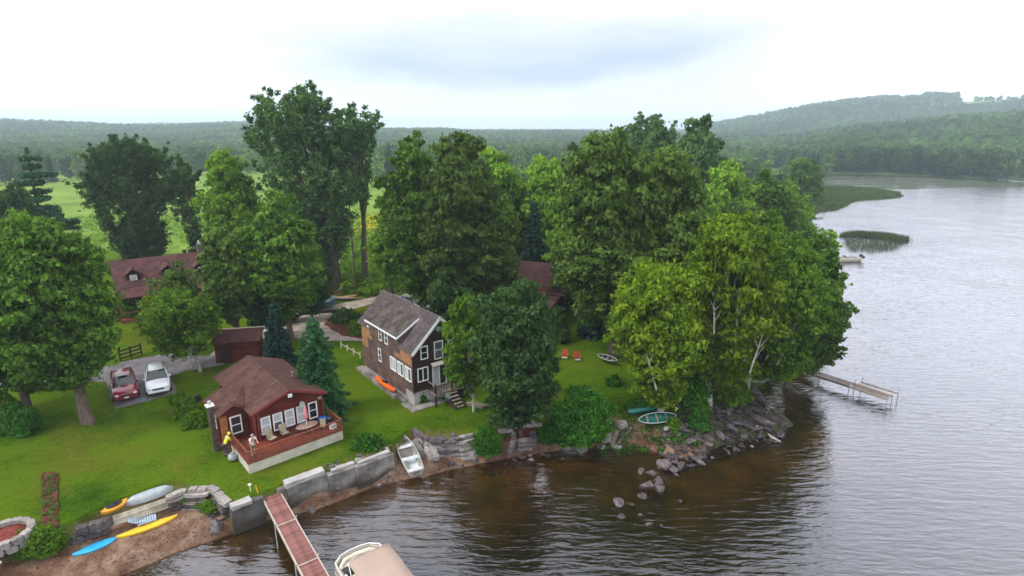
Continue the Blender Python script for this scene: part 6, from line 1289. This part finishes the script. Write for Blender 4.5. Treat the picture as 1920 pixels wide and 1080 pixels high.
# poured seawall: big slabs along the bank line
def wall_slab(t, pa, pb, ztop, zbot, th, mt, name='slab', back=0.):
    a = Vector((*g(*pa, ztop), 0)); b_ = Vector((*g(*pb, ztop), 0)); d_ = b_-a; nrm = Vector((-d_.y, d_.x, 0)).normalized(); c_ = (a+b_)/2+nrm*(th/2+back-.24)
    b = MB(); nx_ = max(2, int(d_.length/.35)); nz_ = 4; L_, h_ = d_.length-.03, ztop-zbot; rg_ = random.Random(int(L_*1000)); rows = []
    for i in range(nx_+1):
        x_ = -L_/2+L_*i/nx_; rows.append([(x_+rg_.uniform(-.02, .02)*(0 < i < nx_), y_+rg_.uniform(-.022, .022), z_+rg_.uniform(-.018, .022)) for y_, z_ in [(-th/2, -h_/2+h_*q/nz_) for q in range(nz_+1)]+[(0, h_/2), (th/2, h_/2), (th/2, -h_/2)]])
    loft(b, rows, smooth=False, closed=True); o = b.build(name, M[mt], t, (c_.x-t.location.x, c_.y-t.location.y, (ztop+zbot)/2-t.location.z), (0, 0, math.atan2(d_.y, d_.x))); return bevel(o, .02, 1)
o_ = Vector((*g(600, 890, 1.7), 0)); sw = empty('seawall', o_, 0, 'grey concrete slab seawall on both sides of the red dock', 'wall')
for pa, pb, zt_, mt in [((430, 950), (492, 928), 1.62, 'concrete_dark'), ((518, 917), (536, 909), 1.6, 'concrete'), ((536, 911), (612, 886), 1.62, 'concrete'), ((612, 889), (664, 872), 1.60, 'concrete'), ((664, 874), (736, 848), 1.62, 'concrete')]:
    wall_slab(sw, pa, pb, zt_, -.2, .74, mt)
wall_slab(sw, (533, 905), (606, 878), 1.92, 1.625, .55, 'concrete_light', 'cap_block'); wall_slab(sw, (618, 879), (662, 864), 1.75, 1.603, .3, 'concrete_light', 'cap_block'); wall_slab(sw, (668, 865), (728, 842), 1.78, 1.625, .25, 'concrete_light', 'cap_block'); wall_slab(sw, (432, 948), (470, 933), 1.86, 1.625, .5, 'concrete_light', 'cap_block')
# rounded stone retaining wall and steps on the left
x, y, z = Gp(300, 940, 1.4); rw = empty('stone_retaining_wall', (x, y, 1), 0, 'curved dry stone wall with ledge steps above the small beach', 'wall')
def stone_row(t, pix, z_, n, sz, meshes, jit=.05, name='stone'):
    Q = [Vector((*g(*p, z_), z_)) for p in pix]
    for i in range(n):
        u = (i+.5)/n*(len(Q)-1); k = int(min(u, len(Q)-2)); p = Q[k].lerp(Q[k+1], u-k); d_ = Q[k+1]-Q[k]
        rock_in(t, random.choice(meshes), p.x+random.uniform(-jit, jit), p.y+random.uniform(-jit, jit), p.z+random.uniform(-.04, .04), (sz[0]*random.uniform(.8, 1.15), sz[1]*random.uniform(.8, 1.15), sz[2]*random.uniform(.8, 1.2)), (random.uniform(-.06, .06), random.uniform(-.06, .06), math.atan2(d_.y, d_.x)+random.uniform(-.12, .12)), name)
stone_row(rw, [(140, 998), (190, 985), (200, 978)], 1.35, 4, (.32, .22, .22), BKD); stone_row(rw, [(140, 1008), (200, 990)], .95, 4, (.32, .24, .22), BKD)
stone_row(rw, [(318, 932), (342, 922), (390, 917)], 1.62, 5, (.26, .17, .12), BK); stone_row(rw, [(318, 938), (345, 930)], 1.35, 3, (.26, .17, .13), BK); stone_row(rw, [(320, 946), (345, 938)], 1.08, 3, (.26, .17, .13), BKD); stone_row(rw, [(325, 953), (345, 946)], .8, 2, (.26, .18, .13), BKD)
for k, (p, q) in enumerate([((350, 928), (388, 926)), ((352, 934), (386, 933)), ((352, 941), (384, 940)), ((350, 948), (380, 947)), ((346, 956), (374, 955))]): stone_row(rw, [p, q], 1.5-k*.22, 2, (.36, .17, .10), BK if k % 2 == 0 else BKD, .02, 'step')
stone_row(rw, [(392, 915), (405, 925), (415, 935), (430, 946)], 1.62, 5, (.26, .2, .15), BK); stone_row(rw, [(400, 930), (412, 942), (425, 955)], 1.2, 4, (.28, .25, .2), BKD)
for px, py, z_, s_ in [(400, 960, .75, .62), (402, 985, .45, .66), (420, 968, .7, .42), (376, 975, .4, .2), (386, 968, .55, .24), (440, 968, .5, .4), (425, 948, 1.2, .3)]: x, y = g(px, py, z_); rock_in(rw, random.choice(RK), x, y, z_, s_)
bush(375, 955, 938, 30, 'leaf_hedge', 'weeds growing through the stone steps', n=2500, size=.05, nl=5, z0=.8); bush(396, 968, 938, 44, 'leaf_hedge', 'leafy weeds hanging over the big beach boulder', n=4000, size=.05, nl=6, z0=.9); bush(428, 972, 945, 16, 'leaf_bush', 'ivy strand at the end of the seawall', n=1800, size=.04, nl=5, z0=.7); bush(620, 888, 872, 28, 'leaf_hedge', 'tuft of weeds in a gap of the seawall cap', n=1800, size=.04, nl=5, z0=1.5)
bush(347, 945, 930, 20, 'leaf_hedge', 'small weed clump left of the stone steps', n=1600, size=.04, nl=5, z0=1.1)
# planter at the left edge
x, y, z = Gp(12, 1010, 1.5); pl = empty('stone_planter', (x, y, z), 0, 'round pale stone fire pit ring at the lower left corner', 'fire pit'); 
for k in range(14):
    a = k/14*6.283; link('stone', random.choice(BK), pl, (1.0*math.cos(a), .95*math.sin(a), .25), (0, 0, a+1.57), (.22, .16, .16)); link('stone', random.choice(BK), pl, (1.0*math.cos(a+.2), .95*math.sin(a+.2), -.05), (0, 0, a+1.77), (.22, .17, .16))
MB().lathe([(.85, -.1), (.85, .2), (.3, .26), (.02, .24)], 18).build('soil', M['brick_red'], pl)
rock_in(pl, RKP[0], x+.1, y-1.3, z-.25, .3); rock_in(pl, RKP[1], x+.6, y-1.25, z-.3, .26); rock_in(pl, BK[1], x-.3, y-1.4, z-.35, .33)
# boat ramp
V = [(*g(742, 836, 1.25), 1.25), (*g(782, 822, 1.3), 1.3), (*g(815, 878, .15), .15), (*g(770, 900, -.05), -.05)]
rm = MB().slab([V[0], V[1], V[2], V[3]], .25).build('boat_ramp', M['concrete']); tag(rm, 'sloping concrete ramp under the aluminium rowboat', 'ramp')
# dry stone wall right of the ramp
x, y = g(830, 850, 1); dw_ = empty('dry_stone_wall', (x, y, 0), 0, 'stacked flat stone wall and steps right of the rowboat', 'wall')
stone_row(dw_, [(772, 815), (800, 838), (812, 865)], .95, 7, (.30, .16, .12), BK); stone_row(dw_, [(778, 812), (808, 834), (820, 862)], 1.25, 6, (.30, .18, .12), BK); stone_row(dw_, [(775, 806), (795, 818), (812, 826)], 1.6, 4, (.32, .16, .12), BKD)
for k in range(7): stone_row(dw_, [(812+k*2, 828+k*6.5), (850+k*3, 826+k*6), (872+k*2.6, 818+k*7.5)], 1.6-k*.24, 6, (.34, .2, .11), BK if k % 3 else BKD, .07)
for k in range(6): stone_row(dw_, [(856+k*3, 822+k*7.4), (884+k*2, 816+k*7.6)], 1.66-k*.25, 2, (.36, .15, .09), BK, .02, 'step')
for px, py, z_, s_ in [(828, 822, 1.75, .36), (850, 815, 1.8, .3), (815, 868, .35, .3), (822, 876, .2, .28), (846, 870, .35, .3), (868, 874, .2, .22), (892, 866, .2, .22)]: x, y = g(px, py, z_); rock_in(dw_, random.choice(RK), x, y, z_, s_)
# brick planter steps
x, y = g(985, 830, 1); bp_ = empty('stone_stair', (x, y, 0), 0, 'small stone stair with a red brick patch between two bushes', 'steps')
stone_row(bp_, [(965, 800), (1015, 795)], 1.75, 5, (.24, .14, .12), BK); stone_row(bp_, [(958, 806), (965, 830), (960, 845)], 1.2, 5, (.22, .2, .3), BKD); stone_row(bp_, [(938, 808), (958, 806)], 1.6, 2, (.25, .14, .12), BK); stone_row(bp_, [(1000, 812), (1002, 835)], 1.2, 4, (.14, .18, .25), BKD)
for k in range(4):
    for j in range(6): x, y = g(974+j*4.3, 806+k*3.6, 1.35-k*.1); rock_in(bp_, BK[(k+j) % 5], x, y, 1.38-k*.1, (.10, .055, .05), (0, 0, .45), 'brick').data = BK[(k+j) % 5]
bm_ = [block_mesh(80+i, 'brick_red') for i in range(2)]
for o in bp_.children:
    if o.name.startswith('brick'): o.data = random.choice(bm_)
for k in range(3): stone_row(bp_, [(972, 826+k*8), (998, 824+k*8)], 1.0-k*.28, 2, (.28, .15, .11), BK, .02, 'step')
# beach stones
def rocks(name, pix, n, smin, smax, meshes, label, cat, zoff=0., z0=.4, extra=None, lift=0.):
    pts = area(pix, n, z0); c_ = np.mean(pts, 0); t = empty(name, (c_[0], c_[1], 0), 0, label, cat); Z_ = heights(np.array(pts))
    for (x, y), z in zip(pts, Z_): s_ = smin+(smax-smin)*random.random()**2; rock_in(t, random.choice(meshes), x, y, max(z, -.25)+s_*.25+zoff+lift*random.random(), s_ if not lift else (s_*random.uniform(1.0, 2.0), s_*random.uniform(.6, .9), s_*random.uniform(.45, .8)))
    return t
rocks('beach_stones', [(560, 945), (620, 905), (745, 868), (750, 888), (650, 920), (575, 950)], 46, .06, .28, RK+RKP, 'scattered stones at the foot of the seawall', 'stones')
x, y = g(673, 905, .3); t = empty('flat_stone', (x, y, .2), .5, 'square pale flat stone lying below the seawall', 'stone'); link('slab', block_mesh(91, 'rock_pale'), t, (0, 0, 0), (0, .05, 0), (.42, .3, .13))
rocks('shore_stones', [(895, 872), (960, 850), (1020, 838), (1140, 822), (1180, 828), (1130, 840), (1010, 855), (900, 880)], 75, .08, .34, RK+RKW+RKP[:2], 'brown stones along the shaded waterline below the bushes', 'stones')
rocks('ledge_stones', [(1040, 820), (1140, 805), (1180, 800), (1190, 815), (1060, 832)], 22, .15, .4, BK+BKD, 'pale ledge stones beside the two leaning planks', 'stones', z0=.7)
rock_stretch = 1
t = rocks('riprap', [(1240, 850), (1245, 812), (1290, 800), (1335, 775), (1400, 745), (1425, 735), (1440, 765), (1480, 784), (1490, 797), (1450, 815), (1380, 832), (1300, 858), (1265, 862)], 260, .08, .36, RK+RK+RKD+RKD+RKP[:1], 'heap of purplish broken rock forming the point at the lake edge', 'rocks', z0=.6, lift=.25)
for px, py, L_, a in [(1425, 782, 1.5, .9), (1400, 790, 1.7, .8), (1375, 800, 1.4, 1.1), (1445, 790, 1.3, .7), (1352, 812, 1.1, 1.3), (1410, 770, 1.2, .8), (1330, 815, .9, .4)]: x, y = g(px, py, 1.); rock_in(t, random.choice(RK), x, y, .8, (L_*.5, .26, .2), (.3, .2, -a), 'boulder')
t = empty('rubble_jetty', (*g(1225, 880, .2), 0), 0, 'line of big boulders running out into the brown water', 'rocks')
for px, py, s_, z_ in [(1245, 868, .62, .35), (1222, 884, .46, .3), (1202, 882, .3, .2), (1209, 906, .58, .35), (1235, 900, .4, .1), (1260, 878, .5, .1), (1275, 872, .4, .1), (1238, 916, .42, .05), (1205, 930, .4, .0), (1232, 908, .3, .12), (1160, 940, .42, .2), (1187, 946, .3, -.05), (1165, 968, .3, .02), (1200, 968, .32, -.05), (1270, 890, .3, .0), (1218, 985, .34, -.05), (1240, 985, .3, -.08), (1275, 940, .35, -.12), (1150, 955, .25, -.05)]:
    x, y = g(px, py, z_); rock_in(t, random.choice(RK if s_ > .35 else RKW), x, y, z_-.05, (s_*1.0, s_*.85, s_*.7), None, 'boulder')
rocks('dock_stones', [(1400, 725), (1440, 700), (1500, 668), (1530, 650), (1535, 660), (1480, 700), (1430, 722)], 50, .15, .45, RK+RKW, 'dark rocks under the overhanging tree by the grey dock', 'rocks', z0=.4)
for k, (px, py) in enumerate([(1537, 655), (1543, 662)]): x, y = g(px, py, 0); t = empty('water_rock', (x, y, 0), 0, ['larger dark rock in the water off the grey dock', 'small dark rock in the water off the grey dock'][k], 'rock'); link('rock', RKW[k], t, (0, 0, -.03), (0, 0, k), (.3-.1*k, .25-.1*k, .2-.05*k))
def rubble(name, pix, n, s0, s1, mt, label, z0=.4):
    pts = np.array(area(pix, n, z0)); Z_ = heights(pts); ms = [rock_mesh(200+i, 9, .7, mt) for i in range(5)]; V = []; Fc = []; o_ = 0
    for m_ in ms: m_.calc_loop_triangles()
    dat = [(np.array([v.co[:] for v in m_.vertices]), np.array([t_.vertices[:] for t_ in m_.loop_triangles])) for m_ in ms]
    for (x, y), z in zip(pts, Z_):
        v_, f_ = dat[random.randrange(5)]; s_ = random.uniform(s0, s1); a = random.random()*6.3; R_ = np.array([[math.cos(a), -math.sin(a), 0], [math.sin(a), math.cos(a), 0], [0, 0, 1]]); V.append(v_*[s_*random.uniform(.7, 1.5), s_, s_*.8]@R_.T+[x, y, max(z, -.12)+s_*.2]); Fc.append(f_+o_); o_ += len(v_)
    return tag(link(name, npmesh(name, np.concatenate(V), np.concatenate(Fc), [M[mt]])), label, 'rubble', kind='stuff')
rubble('point_rubble', [(1232, 850), (1240, 800), (1300, 785), (1340, 765), (1405, 738), (1425, 735), (1440, 765), (1482, 784), (1492, 798), (1450, 817), (1380, 834), (1300, 860), (1262, 864)], 1500, .05, .17, 'rock_dark', 'small dark broken stones between the riprap rocks', .7)
rubble('shore_rubble', [(560, 950), (545, 930), (640, 905), (735, 872), (760, 895), (700, 915), (600, 955)], 260, .03, .09, 'rock_red', 'small reddish stones along the foot of the seawall', .2)
rubble('beach_pebbles', [(30, 1075), (130, 1035), (330, 975), (420, 985), (430, 1003), (330, 1040), (230, 1078)], 420, .02, .07, 'rock_red', 'small stones scattered over the sandy beach', .3)
rubble('cove_rubble', [(890, 878), (960, 850), (1020, 838), (1130, 818), (1230, 820), (1235, 848), (1130, 842), (1010, 856)], 420, .04, .12, 'rock_red', 'small brown stones along the shaded cove', .2)

# two planks and a rock by the canoes
for k, (pa, pb, w_, lb) in enumerate([((1146, 835), (1158, 806), .28, 'short wide grey plank leaning down to the water'), ((1158, 830), (1184, 800), .18, 'long narrow grey plank leaning on the bank by the canoes')]):
    A_ = Vector((*g(*pa, .25), .25)); B_ = Vector((*g(*pb, 1.15), 1.15)); t = empty('plank', A_, 0, lb, 'plank'); d_ = B_-A_; n_ = d_.cross(Vector((0, 0, 1))).normalized()*w_/2; MB().slab([tuple(-n_), tuple(n_), tuple(d_+n_), tuple(d_-n_)], .06).build('board', M['old_wood'], t)
for k, (px, py, lb) in enumerate([(1158, 796, 'rounded grey boulder above the leaning planks'), (1270, 764, 'flat grey boulder under the big birch'), (1232, 776, 'low pale stone beside the curved birch trunk'), (1010, 690, 'small grey stone on the lawn behind the round maple')]):
    x, y, z = Gp(px, py); t = empty('boulder', (x, y, z), 0, lb, 'rock'); link('rock', [RKP[0], RK[1], RKP[2], RK[4]][k], t, (0, 0, .12), (0, 0, k), (.5-.08*k, .4-.05*k, .26-.03*k))
x, y, z = Gp(895, 762); t = empty('wood_stack', (x, y, z), -.4, 'stack of grey boards and a crate behind the yellow green birch', 'wood stack')
for k in range(7): MB().bb(-.7, -.09, 0, .7, .09, .05).build('board', M['old_wood'], t, (random.uniform(-.1, .1), (k % 3)*.2-.2, .05+(k//3)*.08), (0, 0, random.uniform(-.15, .15)))
x, y, z = Gp(842, 752); t = empty('white_chair', (x, y, z), .6, 'white plastic chair beside the stairs of the grey house', 'chair'); MB().bb(-.2, -.2, .34, .2, .2, .38).build('seat', M['white_paint'], t); MB().box((0, .2, .62), (.4, .04, .45), rx=-.15).build('backrest', M['white_paint'], t)
for sx in (-1, 1):
    for sy in (-1, 1): MB().tube([(sx*.17, sy*.17, 0), (sx*.18, sy*.18, .34)], .02, 5).build('leg', M['white_paint'], t)

# ------------------------------------------------------------------ the air
mh = bpy.data.materials.new('haze'); mh.use_nodes = True; t = mh.node_tree; t.nodes.clear(); o_ = t.nodes.new('ShaderNodeOutputMaterial'); v = t.nodes.new('ShaderNodeVolumePrincipled')
v.inputs['Color'].default_value = (.76, .88, 1, 1); v.inputs['Density'].default_value = .0004; v.inputs['Anisotropy'].default_value = .35
t.links.new(v.outputs[0], o_.inputs['Volume'])
hb = MB().bb(-5000, -1500, -6, 5000, 6600, 165).build('haze', mh); tag(hb, kind='stuff')
